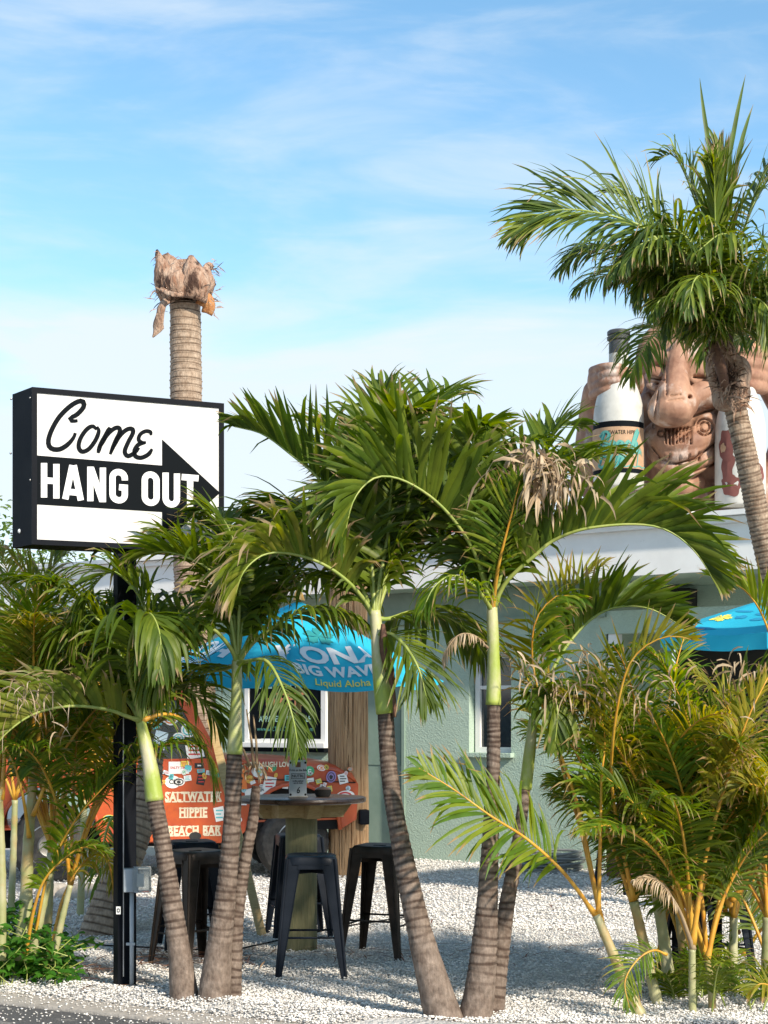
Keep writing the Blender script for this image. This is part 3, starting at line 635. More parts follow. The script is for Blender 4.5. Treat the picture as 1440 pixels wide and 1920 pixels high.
# ear, shoulders and arms
ellip(mb, fp(1212, 775, .10), (.09, .16, .24)); ellip(mb, fp(1360, 760, .12), (.1, .16, .26))
capsule(mb, [fp(1290, 960, .5), fp(1180, 930, .55), fp(1118, 900, .5), fp(1108, 850, .42)], [.5, .38, .26, .2]); capsule(mb, [fp(1108, 860, .42), fp(1112, 780, .45), fp(1116, 735, .3)], [.2, .17, .14])
capsule(mb, [fp(1290, 960, .5), fp(1400, 930, .6), fp(1475, 880, .5), fp(1485, 780, .3), fp(1450, 715, .0)], [.5, .4, .3, .24, .19])
capsule(mb, [fp(1205, 690, .2), fp(1225, 640, .1), fp(1290, 615, .05), fp(1350, 640, .1)], [.1, .14, .16, .12])
# left hand: palm, four fingers round the neck and a thumb
ellip(mb, fp(1120, 714, .02), (.11, .2, .17))
for k, (y0, y1, L_) in enumerate(((688, 686, 1168), (703, 700, 1172), (718, 714, 1168), (733, 730, 1152))):
    capsule(mb, [fp(1112, y0 + 8, .0), fp(1126, y0 + 1, -.26), fp(1150, y1, -.36), fp(L_, y1 + 3, -.34)], [.056, .046, .043, .036])
capsule(mb, [fp(1176, 698, -.28), fp(1192, 706, -.2), fp(1194, 728, -.1), fp(1180, 744, .0)], [.06, .075, .075, .06])
# right hand over the second bottle
ellip(mb, fp(1425, 690, -.05), (.28, .22, .2))
for k, (y0, x1) in enumerate(((658, 1350), (679, 1346), (700, 1350), (720, 1362))):
    capsule(mb, [fp(1430, y0 + 8, -.2), fp(1395, y0, -.42), fp(x1 + 14, y0 - 2, -.42)], [.075, .06, .05])
def carve(co, no):
    px = co[:, 0] / co[:, 1] * F + 720; py = 1350 - (co[:, 2] - EYE) / co[:, 1] * F; out_ = co.copy()
    front = np.clip(-no[:, 1] * 1.6, 0, 1); dep = np.zeros(len(co)); near = co[:, 1] < FD + .05
    def line(x0, y0, x1, y1, w_, d_):
        nonlocal dep
        dx, dy = x1 - x0, y1 - y0; L2 = dx * dx + dy * dy; t = np.clip(((px - x0) * dx + (py - y0) * dy) / L2, 0, 1)
        r = np.hypot(px - x0 - t * dx, py - y0 - t * dy); dep = np.maximum(dep, d_ * np.exp(-(r / w_) ** 2))
    for k in range(8):
        x = 1249 + k * 6.6; line(x, 804 + (k % 2) - abs(k - 3) * .5, x + .6, 830 + 2 * math.sin(k), 1.5, .09)
    for x in (1256, 1275, 1293, 1311): line(x, 856 - abs(x - 1275) * .2, x, 872 - abs(x - 1275) * .25, 1.5, .08)
    for cx, cy, rr in ((1322, 800, 15), (1322, 800, 9), (1241, 812, 6)):
        r = np.abs(np.hypot(px - cx, (py - cy)) - rr); dep = np.maximum(dep, .07 * np.exp(-(r / 1.8) ** 2))
    line(1220, 708, 1246, 712, 2, .08); line(1302, 706, 1340, 708, 2, .08); line(1236, 730, 1226, 800, 2.4, .07); line(1300, 780, 1345, 765, 2.2, .07); line(1250, 680, 1250, 740, 1.8, .04); line(1258, 742, 1276, 740, 1.6, .025); line(1252, 752, 1280, 748, 1.6, .02)
    line(1224, 838, 1240, 858, 2.2, .12); line(1240, 858, 1268, 868, 2.2, .12); line(1268, 868, 1305, 858, 2.2, .12); line(1305, 858, 1345, 828, 2.2, .12); line(1230, 876, 1262, 898, 2, .08); line(1262, 898, 1340, 868, 2, .08); line(1224, 836, 1262, 856, 1.5, .0)
    r = np.hypot(px - 1294, py - 743); dep = np.maximum(dep, .12 * np.exp(-(r / 3.0) ** 2))
    dep *= front * near; out_[:, 1] += dep; return out_
remesh(mb, 'body', M['statue'], st, .0135, 3, carve)
mb = MB(); ellip(mb, fp(1398, 625, .3), (.19, .2, .36)); capsule(mb, [fp(1385, 560, .35), fp(1398, 600, .3), fp(1400, 650, .25)], [.1, .17, .2])
remesh(mb, 'knotted_crest', M['statue_o'], st, .03, 4)
mb = MB(); c = W(1285, 985, FD + .5); mb.bbox(Vector((c.x, c.y, 3.72)), (2.6, 1.5, .24), .03); mb.build('plinth', M['white'], st)

def bottle(cx, top, bot, D, nm, label, cap=True):
    t = thing('giant_bottle', label, 'bottle', W(cx, bot, D)); s = D / F; H = (bot - top) * s; c = W(cx, bot, D)
    Rb = 47 * s
    prof = [(0, 0), (Rb * .96, 0), (Rb, .03), (Rb, H * .44), (Rb * .97, H * .50), (Rb * .86, H * .58), (Rb * .66, H * .67), (Rb * .48, H * .745), (Rb * .40, H * .79), (Rb * .385, H * .85)]
    P = catmull([Vector((a, 0, b)) for a, b in prof[3:]], 30); pr = prof[:3] + [(v.x, v.z) for v in P]
    MB().lathe(pr, c, 40).build('glass_body', M['bottle'], t, smooth=True)
    z = H * .85
    pr = [(Rb * .39, z), (Rb * .39, H * .93), (Rb * .36, H * .935), (Rb * .46, H * .94), (Rb * .47, H * .955), (Rb * .40, H * .96), (Rb * .40, H * .968), (Rb * .46, H * .973), (Rb * .46, H * .992), (Rb * .40, H), (0.01, H)]
    MB().lathe(pr, c, 28).build('neck_ring', M['bottle_cap'], t, smooth=True)
    return t, c, Rb, H, s
def wrap(mb, c, Rr, v, f, z0, rot=0.0):
    mb.add([c + Vector((Rr * math.sin(a / Rr + rot), -Rr * math.cos(a / Rr + rot), z0 + b)) for a, b, _ in v], f)
def band(c, Rr, z0, z1, a0, a1, n=28):
    vs = []; 
    for i in range(n + 1):
        a = a0 + (a1 - a0) * i / n
        for z in (z0, z1): vs.append(c + Vector((Rr * math.sin(a), -Rr * math.cos(a), z)))
    return vs, [(2 * i, 2 * i + 2, 2 * i + 3, 2 * i + 1) for i in range(n)]
GL = {'B': (.62, [[(.28, .98), (.16, .5), (.05, .02)], [(.02, .80), (.20, 1.0), (.45, 1.0), (.56, .82), (.44, .58), (.22, .54), (.48, .50), (.58, .30), (.46, .06), (.22, -.02), (.04, .06)]]),
      'e': (.36, [[(.0, .22), (.18, .28), (.28, .42), (.22, .52), (.10, .46), (.04, .22), (.12, .02), (.26, .04), (.40, .18)]]),
      'a': (.44, [[(.32, .46), (.18, .52), (.06, .36), (.04, .12), (.14, .0), (.26, .12), (.34, .48), (.30, .14), (.34, .0), (.48, .16)]]),
      'c': (.36, [[(.28, .42), (.20, .52), (.08, .40), (.03, .18), (.12, .0), (.26, .04), (.40, .18)]]),
      'h': (.50, [[(.02, .2), (.20, .7), (.28, 1.05), (.18, .98), (.08, .5), (.02, .0)], [(.06, .22), (.20, .48), (.30, .46), (.28, .2), (.30, .0), (.46, .14)]]),
      'r': (.36, [[(.0, .16), (.10, .54), (.14, .44), (.28, .46), (.22, .2), (.24, .0), (.38, .14)]])}
def script(tx, sz):
    vs = []; fs = []; x = 0
    for ch in tx:
        adv, st_ = GL[ch]
        for pl in st_:
            v, f = ribbon(smooth2([(x + a + .18 * b, b) for a, b in pl], 26), .12, wf=lambda t: 1.15 - .7 * abs(t - .5)); b0 = len(vs); vs += v; fs += [tuple(i + b0 for i in q) for q in f]
        x += adv
    return [((a - x / 2) * sz * 1.05, (b - .35) * sz, 0) for a, b in vs], fs
b1, c, Rb, H, s = bottle(1160, 620, 915, 17.2, 'a', 'giant white bottle with a cork coloured label held by the carved figure')
zz = lambda py: (915 - py) * s
mb = MB(); mb.add(*band(c, Rb + .004, zz(893), zz(797), -1.75, 1.2)); mb.build('label_border', M['print_b'], b1, smooth='all')
mb = MB(); mb.add(*band(c, Rb + .008, zz(885), zz(808), -1.7, 1.12)); lb_ = mb.build('paper_label', M['label'], b1, smooth='all')
for tx, sz, z, bo, shr, sx, mm, rt_ in (('SALTWATER HIPPIE', .062, zz(819), .0, 0, .78, 'print_b', -.1), ('Beach', .215, zz(843), .004, .4, .95, 'teal', -.16), ('Bar', .215, zz(869), .004, .4, .95, 'teal', -.46)):
    v, f = script(tx, sz) if sz > .1 else text_verts(tx, sz, bo, shr); mb = MB(); wrap(mb, c, Rb + (.011), [(a * sx, b + .0, 0) for a, b, _ in v], f, z, rt_); o = mb.build('lettering', M[mm], lb_, fix=False)
    if sz > .1:
        mb = MB(); wrap(mb, c, Rb + .015, [(a * sx - .012, b + .010, 0) for a, b, _ in v], f, z, rt_); mb.build('lettering', M['teal2'], lb_, fix=False)
# small emblem and waves on the label
mb = MB()
for k in range(9):
    a = R(-20 + k * 27.5); pts = [(0, 0), (.045 * math.cos(a), .045 * math.sin(a) + .01), (.075 * math.cos(a), .07 * math.sin(a) - .012)]; v, f = ribbon(smooth2(pts, 6), .02, wf=lambda t: 1.1 - t)
    wrap(mb, c, Rb + .013, [(a_ + .19, b_, 0) for a_, b_ in v], f, zz(855))
v, f = ribbon(smooth2([(0, 0), (-.01, -.08), (-.02, -.15)], 6), .012); wrap(mb, c, Rb + .0125, [(a_ + .19, b_, 0) for a_, b_ in v], f, zz(855))
v, f = ribbon([(x * .02 - .28, .008 * math.sin(x * 1.1)) for x in range(32)], .012); wrap(mb, c, Rb + .012, [(a_, b_, 0) for a_, b_ in v], f, zz(881))
mb.build('palm_emblem', M['teal2'], lb_, fix=False)
b2, c, Rb, H, s = bottle(1388, 640, 950, 17.1, 'b', 'giant white bottle with a peeled maroon label behind the tall palm trunk')
def blot(cx, cy, rx, rz_, seed, n=40):
    vs = [(cx, cy, 0)]
    for k in range(n):
        a = 6.283 * k / n; q = 1 + .45 * mnoise.noise(Vector((math.cos(a) * 1.6, math.sin(a) * 1.6, seed)))
        vs.append((cx + rx * q * math.cos(a), cy + rz_ * q * math.sin(a), 0))
    return vs, [(0, k + 1, (k + 1) % n + 1) for k in range(n)]
mb = MB()
for q in ((-.21, 0.62, .10, .17, 1), (-.20, .40, .075, .17, 2), (-.16, .20, .12, .10, 3), (.14, .3, .10, .12, 5)):
    v, f = blot(*q); wrap(mb, c, Rb + .005, v, f, 0.0)
mb.build('peeled_label', M['peeled'], b2, fix=False)
mb = MB(); v, f = blot(-.26, .60, .035, .055, 4); wrap(mb, c, Rb + .008, v, f, 0); mb.build('torn_paper', M['label'], b2, fix=False)
# ------------------------------------------------------------ pylon sign
def onplane(px, py, p0, n):
    d = Vector(((px - 720) / F, 1, -(py - 1350) / F)); o = Vector((0, 0, EYE)); t = (p0 - o).dot(n) / d.dot(n); return o + d * t
SA = W(59, 726, 9.12); SBd = Vector((1.1, .50, 0)).normalized(); 
SN = Vector((SBd.y, -SBd.x, 0))
SBr = onplane(419, 765, SA, SN); Wd = (Vector((SBr.x, SBr.y, 0)) - Vector((SA.x, SA.y, 0))).length; Hs = (1022 - 727) / F * 9.12
zb = SA.z - Hs; bk = Vector((-.155, .20, 0))
sg = thing('pylon_sign', 'black and white box sign reading Come Hang Out with an arrow', 'sign', (W(234, 1860, 9.42).x, 9.42, 0))
A0 = Vector((SA.x, SA.y, zb)); B0 = A0 + SBd * Wd
mb = MB(); mb.prism([A0, B0, B0 + bk, A0 + bk], UZ * Hs); mb.build('cabinet', M['black'], sg)
fw = .030
mb = MB()
for (p, q) in ((A0, UZ * Hs), (B0 - SBd * fw, UZ * Hs)): mb.prism([p + SN * .012, p + SBd * fw + SN * .012, p + SBd * fw + SN * .001, p + SN * .001], q)
for z_ in (0, Hs - fw): mb.prism([A0 + SBd * fw + SN * .012, B0 - SBd * fw + SN * .012, B0 - SBd * fw + SN * .001, A0 + SBd * fw + SN * .001][::1], UZ * fw) if z_ == 0 else mb.prism([p_ + UZ * z_ for p_ in (A0 + SBd * fw + SN * .012, B0 - SBd * fw + SN * .012, B0 - SBd * fw + SN * .001, A0 + SBd * fw + SN * .001)], UZ * fw)
mb.build('frame', M['black'], sg)
mb = MB(); o_ = SN * .004; mb.add([A0 + SBd * fw + UZ * fw + o_, B0 - SBd * fw + UZ * fw + o_, B0 - SBd * fw + UZ * (Hs - fw) + o_, A0 + SBd * fw + UZ * (Hs - fw) + o_], [(0, 1, 2, 3)]); fc = mb.build('sign_face', M['signface'], sg)
def zp(x, y, off=.006): return onplane(x / 3, y / 3 + 700, SA + SN * off, SN)
mb = MB(); mb.add([zp(*q) for q in ((203, 461), (912, 518), (912, 780), (203, 737))], [(0, 1, 2, 3)]); mb.add([zp(*q, .0065) for q in ((912, 371), (1238, 672), (1040, 850), (912, 945))], [(0, 1, 2, 3)]); mb.build('arrow', M['print_b'], fc, fix=False)
come = [([(437, 266), (405, 268), (398, 250), (432, 232), (470, 190), (468, 160), (440, 158), (388, 190), (330, 250), (288, 325), (272, 385), (286, 420), (330, 428), (375, 405), (412, 365), (424, 335)], 21),
        ([(545, 315), (520, 297), (485, 318), (452, 368), (443, 415), (462, 440), (500, 425), (538, 375), (556, 325), (545, 300)], 19),
        ([(618, 303), (596, 345), (566, 400), (552, 448)], 20), ([(560, 420), (600, 350), (640, 312), (668, 306), (674, 330), (650, 380), (620, 455)], 19),
        ([(625, 440), (668, 360), (710, 318), (742, 312), (748, 335), (720, 390), (702, 440), (722, 465), (765, 440), (782, 418)], 19),
        ([(850, 348), (846, 330), (820, 325), (790, 342), (780, 372), (800, 390), (822, 388)], 17), ([(815, 390), (780, 400), (758, 430), (762, 465), (795, 474), (835, 455), (856, 425)], 19)]
for st_, w_ in come:
    v, f = ribbon(smooth2(st_, 44), w_ * 1.3, wf=lambda t: 1 - .35 * max(0, abs(t - .5) * 2 - .75) / .25)
    mb = MB(); mb.add([zp(a, b, .0062) for a, b in v], f); mb.build('lettering', M['print_b'], fc, fix=False)
def ltr(polys, x0, x1, closed=False, w_=35):
    for pl in polys:
        cl = pl[0] == 'c'; pts = pl[1:] if cl else pl; out_ = []
        for (u, h) in pts:
            x = x0 + u * (x1 - x0); out_.append((x, (503 + (x - 230) * .079) + (1 - h) * 194))
        v, f = ribbon(out_, w_, closed=cl); mb = MB(); ltr.k += 1; mb.add([zp(a, b, .008 + .0004 * (ltr.k % 3)) for a, b in v], f); yield mb
ltr.k = 0
def rrect(u0, u1, h0, h1, cu=.3, ch=.15):
    P = []
    for cx, cy, a in ((u1 - cu, h1 - ch, 0), (u0 + cu, h1 - ch, 90), (u0 + cu, h0 + ch, 180), (u1 - cu, h0 + ch, 270)):
        for k in range(6): t = R(a + 18 * k); P.append((cx + cu * math.cos(t), cy + ch * math.sin(t)))
    return P
Oo = rrect(.17, .83, .09, .91, .33, .17)
gg = rrect(.17, .83, .09, .91, .33, .17)
G_ = [(.83, .68)] + gg[0:12] + gg[12:24] + [(.83, .47), (.52, .47)]
U_ = [(.17, 1.0)] + gg[12:24] + [(.83, 1.0)]
for pl, a, b in (([[(.17, 0), (.17, 1)], [(.83, 0), (.83, 1)], [(.17, .5), (.83, .5)]], 230, 335), ([[(.14, 0), (.47, 1.0)], [(.86, 0), (.53, 1.0)], [(.25, .22), (.75, .22)]], 350, 472), ([[(.17, 0), (.17, 1)], [(.83, 0), (.83, 1)], [(.2, .97), (.8, .03)]], 490, 597),
                 ([G_], 615, 720), ([['c'] + Oo], 797, 898), ([U_], 915, 1012), ([[(.5, 0), (.5, .98)], [(0, .91), (1, .91)]], 1022, 1117)):
    tot = MB()
    for m_ in ltr(pl, a, b): tot.add(m_.v, m_.f)
    tot.build('lettering', M['print_w'], fc, fix=False)
# bolts and seam on the side
for px_, py_ in ((21, 748), (21, 1000), (57, 746), (57, 900), (20, 850)):
    p = onplane(px_, py_, A0, Vector((-bk.y, bk.x, 0)).normalized()); mb = MB(); ellip(mb, p, (.007, .007, .007), n=8, k=6); mb.build('rivet', M['rim'], sg)
p = onplane(37, 996, A0, Vector((-bk.y, bk.x, 0)).normalized()); mb = MB(); ellip(mb, p, (.012, .012, .014), n=12, k=8); mb.build('side_lamp', M['print_w'], sg, smooth='all')
cxp = W(234, 1860, 9.42).x
mb = MB(); r_ = Matrix.Rotation(R(28), 3, 'Z'); mb.bbox((cxp, 9.42, 1.33), (.115, .085, 2.7), .006, M=r_); mb.build('post', M['black'], sg)
mb = MB(); q = W(231.5, 1600, 9.355); mb.box((q.x, q.y, 1.2), (.006, .006, 2.2)); mb.build('post_seam', M['rim'], sg)
q = W(222, 1707, 9.33); mb = MB(); mb.bbox(q, (.026, .004, .045), .001, rz=R(28 - 90 + 62)); pl_ = mb.build('plate', M['print_w'], sg); v, f = ribbon(rrect(0, 1, 0, 1), .35, closed=True); mb = MB(); mb.add([q + Vector((-.006 + a * .012, -.0035, -.009 + b * .018)) for a, b in v], f); mb.build('lettering', M['print_b'], pl_, fix=False)
eb = thing('meter_box', 'grey electrical box with clear cover on the black sign post', 'electrical box', W(252, 1650, 9.3))
mb = MB(); p = W(245, 1650, 9.33); mb.bbox(p, (.085, .09, .135), .008, rz=R(12)); mb.build('housing', M['grey_box'], eb)
mb = MB(); p = W(266, 1649, 9.27); mb.bbox(p, (.105, .07, .150), .012, rz=R(12)); mb.build('cover', M['clear'], eb)
mb = MB(); p = W(263, 1650, 9.265); mb.bbox(p, (.04, .03, .075), .004, rz=R(12)); mb.build('socket', M['print_w'], eb)
mb = MB(); mb.tube([W(247, 1672, 9.33), W(247, 1858, 9.33)], .0125, 10); mb.build('conduit', M['grey_box'], eb, smooth='all')
mb = MB(); mb.box(W(245, 1770, 9.325), (.05, .02, .014)); mb.build('clamp', M['grey_box'], eb)
# ------------------------------------------------------------ utility pole
up = thing('utility_pole', 'thick weathered wooden pole with split fibres beside the truck', 'pole', G(653, 16.35))
base = G(653, 16.35); vs = []; uv = []; n = 150; m = 26
for j in range(m + 1):
    z = -.05 + 3.45 * j / m
    for k in range(n):
        th = 2 * math.pi * k / n
        g = mnoise.noise(Vector((math.cos(th) * 9, math.sin(th) * 9, z * .45))) ; g2 = mnoise.noise(Vector((math.cos(th) * 26, math.sin(th) * 26, z * .9)))
        r = .204 - .004 * z + .010 * g + .007 * g2 - (.022 if g2 < -.42 else 0) - (.02 if g < -.5 else 0)
        vs.append(base + Vector((r * math.cos(th), r * math.sin(th), z))); uv.append((k / n, z))
fs = [(i * n + k, i * n + (k + 1) % n, (i + 1) * n + (k + 1) % n, (i + 1) * n + k) for i in range(m) for k in range(n)] + [tuple(m * n + k for k in range(n))]
mb = MB(); mb.add(vs, fs, uv); mb.build('shaft', M['pole'], up, smooth=50)
mb = MB(); mb.lathe([(.0, 3.38), (.215, 3.38), (.22, 3.41), (.15, 3.47), (.0, 3.5)], base, 24); mb.build('cap', M['rim'], up, smooth=True)
# ------------------------------------------------------------ stools
def build_stool(mt, label, loc, rz, group='metal bar stools'):
    t = thing('bar_stool', label, 'stool', (0, 0, 0), group); hh = .76
    mb = MB(); n = 32; prof = [(.0, hh - .004), (.5, hh - .002), (.80, hh + .006), (.94, hh), (1.0, hh - .014), (1.0, hh - .05), (.95, hh - .05), (.94, hh - .02)]
    def sq(a): c_, s_ = math.cos(a), math.sin(a); return .158 / ((abs(c_) ** 7 + abs(s_) ** 7) ** (1 / 7))
    vs = [(sq(2 * math.pi * k / n) * r * math.cos(2 * math.pi * k / n), sq(2 * math.pi * k / n) * r * math.sin(2 * math.pi * k / n), z) for r, z in prof for k in range(n)]
    fs = [(i * n + k, i * n + (k + 1) % n, (i + 1) * n + (k + 1) % n, (i + 1) * n + k) for i in range(len(prof) - 1) for k in range(n)]
    mb.add(vs, fs); se = mb.build('seat', mt, t, smooth=True)
    mb = MB(); mb.bbox((0, 0, hh - .002), (.085, .026, .006), .003); mb.build('slot', M['hole'], se)
    for sx in (-1, 1):
        for sy in (-1, 1):
            mb = MB(); T_ = Vector((sx * .148, sy * .148, hh - .012)); B_ = Vector((sx * .215, sy * .215, .0))
            for ax in (0, 1):
                wt, wb = .085, .030; e = Vector((-sx, 0, 0)) if ax == 0 else Vector((0, -sy, 0)); nn = Vector((0, -sy * .004, 0)) if ax == 0 else Vector((-sx * .004, 0, 0))
                mb.prism([T_, T_ + e * wt, B_ + UZ * .02 + e * wb, B_, ], nn)
            # rolled corner and inner lips
            mb.tube([T_, B_], [.012, .009], 8)
            mb.tube([T_ + Vector((-sx * .085, 0, 0)), B_ + Vector((-sx * .03, 0, .02))], .004, 6); mb.tube([T_ + Vector((0, -sy * .085, 0)), B_ + Vector((0, -sy * .03, .02))], .004, 6)
            l = mb.build('leg', mt, t, smooth=True); mb = MB(); mb.lathe([(.0, 0), (.017, 0), (.017, .018), (.012, .022)], B_ - Vector((sx * .006, sy * .006, 0)), 10); mb.build('foot_cap', M['hole'], l)
    mb = MB()
    for sx in (-1, 1):
        mb.prism([(sx * .156, -.07, hh - .03), (sx * .156, .07, hh - .03), (sx * .160, .085, hh - .075), (sx * .160, -.085, hh - .075)], (-sx * .003, 0, 0)); mb.prism([(-.07, sx * .156, hh - .03), (.07, sx * .156, hh - .03), (.085, sx * .160, hh - .075), (-.085, sx * .160, hh - .075)], (0, -sx * .003, 0))
    mb.build('apron', mt, t)
    for z, q in ((.27, 0), (.235, 1)):
        k = .148 + (.215 - .148) * (1 - z / hh) - .008
        for s_ in (-1, 1):
            mb = MB(); mb.tube([(-k, s_ * k, z), (k, s_ * k, z)] if q == 0 else [(s_ * k, -k, z), (s_ * k, k, z)], .007, 8); mb.build('footrest', mt, t, smooth='all')
    mb = MB()
    for s_ in (-1, 1): mb.prism([(-.15 * s_, -.15, hh - .085), (-.15 * s_ + .0, -.15, hh - .11), (.15 * s_, .15, hh - .11), (.15 * s_, .15, hh - .085)], (.003, -.003 * s_, 0))
    mb.build('cross_brace', mt, t)
    t.location = loc; t.rotation_euler.z = rz; t['_w'] = tuple(loc); return t
def copy_tree(o, parent=None):
    c = o.copy(); C.objects.link(c)
    if parent is not None: c.parent = parent
    for ch in list(o.children): copy_tree(ch, c)
    return c
s1 = build_stool(M['navy'], 'navy black stool standing in front of the table post', G(583, 9.95), R(3))
def stool_copy(src, label, loc, rz):
    t = copy_tree(src); t.location = loc; t.rotation_euler.z = rz; t['label'] = label; return t
stool_copy(s1, 'navy black stool half hidden behind the green table post', G(560, 11.75), R(12))
s3 = build_stool(M['gun'], 'gunmetal stool right of the table behind the leaning palm trunk', G(712, 10.75), R(-20))
stool_copy(s3, 'brown gunmetal stool showing its corner between the left palm trunks', G(366, 10.3), R(42))
stool_copy(s1, 'dark stool behind the gunmetal one in front of the lettered truck door', G(360, 11.1), R(15))
stool_copy(s1, 'black stool under the palm canes at the far right', G(1325, 9.6), R(20))
stool_copy(s1, 'black stool deeper among the yellow canes at right', G(1175, 14.6), R(35))
# ------------------------------------------------------------ table with umbrella
TB = G(565, 11.0)
tb = thing('bar_table', 'round dark bar table on a thick green wooden post', 'table', TB)
mb = MB(); mb.lathe([(0, 1.035), (.43, 1.035), (.443, 1.041), (.447, 1.055), (.443, 1.069), (.43, 1.074), (0, 1.075)], TB, 64); mb.build('tabletop', M['tabletop'], tb, smooth=30)
mb = MB()
for a in (R(20), R(110)):
    d = Vector((math.cos(a), math.sin(a), 0)); e = Vector((-d.y, d.x, 0)) * .05; c = TB + UZ * 0
    mb = MB(); z0, z1 = (.93, 1.033) if a < 1 else (.935, 1.031)
    mb.prism([c + d * -.36 + UZ * z1 - e, c + d * .36 + UZ * z1 - e, c + d * .28 + UZ * z0 - e, c + d * -.28 + UZ * z0 - e], e * 2); mb.build('support_beam', M['plank'], tb)
mb = MB(); mb.box(TB + Vector((0, 0, .985)), (.46, .46, .085), rz=R(20)); mb.build('support_frame', M['plank'], tb)
vs = []; fs = []; n = 28; m = 20
for j in range(m + 1):
    z = -.05 + 1.0 * j / m
    for k in range(n):
        th = 2 * math.pi * k / n; sqr = 1 / ((abs(math.cos(th)) ** 3.2 + abs(math.sin(th)) ** 3.2) ** (1 / 3.2)); r = .108 * sqr * (1 + .02 * mnoise.noise(Vector((math.cos(th) * 3, math.sin(th) * 3, z * 2))))
        vs.append(TB + Vector((r * math.cos(th), r * math.sin(th), z)))
fs = [(i * n + k, i * n + (k + 1) % n, (i + 1) * n + (k + 1) % n, (i + 1) * n + k) for i in range(m) for k in range(n)]
mb = MB(); mb.add(vs, fs); mb.build('post', M['post'], tb, smooth='all')
ms = thing('menu_holder', 'upright metal menu stand numbered 6 on the bar table', 'menu holder', TB + Vector((-.02, -.16, 1.076)))
mp_ = TB + Vector((-.015, -.17, 1.076)); rzm = R(8); rr_ = Vector((math.cos(rzm), math.sin(rzm), 0)); nn_ = Vector((math.sin(rzm), -math.cos(rzm), 0))
mb = MB(); mb.bbox(mp_ + UZ * .128, (.118, .032, .25), .006, rz=rzm); mb.build('panel', M['grey_box'], ms)
mb = MB(); mb.bbox(mp_ + UZ * .005, (.13, .06, .01), .003, rz=rzm); mb.build('foot', M['rim'], ms)
for tx, z, sz, sx in (('Drink on the Side', .185, .021, .8), ('NUTRL', .145, .026, 1), ('vodka seltzer', .112, .014, 1), ('cans & drafts', .098, .012, 1), ('6', .048, .062, .8)):
    text_on(ms, tx, mp_ + UZ * z + nn_ * .0162, rr_, UZ, sz, M['print_b'], .0004, shear=.2 if tx == '6' else 0, sx=sx)
mb = MB(); mb.bbox(mp_ + UZ * .222 + nn_ * .0165, (.036, .003, .034), .001, rz=rzm); mb.build('emblem', M['log'], ms)
v, f = ribbon([(-.045, -.017), (.045, -.017), (.045, .017), (-.045, .017)], .0025, closed=True); mb = MB(); mb.add([mp_ + UZ * (.145 + b) + rr_ * a + nn_ * .0175 for a, b in v], f); mb.build('print_border', M['print_b'], ms, fix=False)
for a, b in ((-.05, .235), (.05, .235), (-.05, .02), (.05, .02)):
    mb = MB(); ellip(mb, mp_ + UZ * b + rr_ * a + nn_ * .016, (.008, .005, .008), n=8, k=6); mb.build('screw', M['hole'], ms)
ash = thing('ashtray', 'small black ashtray on the bar table', 'ashtray', TB + Vector((.15, -.05, 1.076)))
mb = MB(); mb.lathe([(.0, 0), (.045, 0), (.055, .02), (.058, .045), (.05, .047), (.042, .02), (0, .015)], TB + Vector((.15, -.05, 1.076)), 24); mb.build('bowl', M['hole'], ash, smooth=True)
mb = MB(); mb.lathe([(.05, .048), (.056, .050), (.04, .062), (.012, .068), (0, .075)], TB + Vector((.15, -.05, 1.076)), 24); mb.build('lid', M['tabletop'], ash, smooth=True)
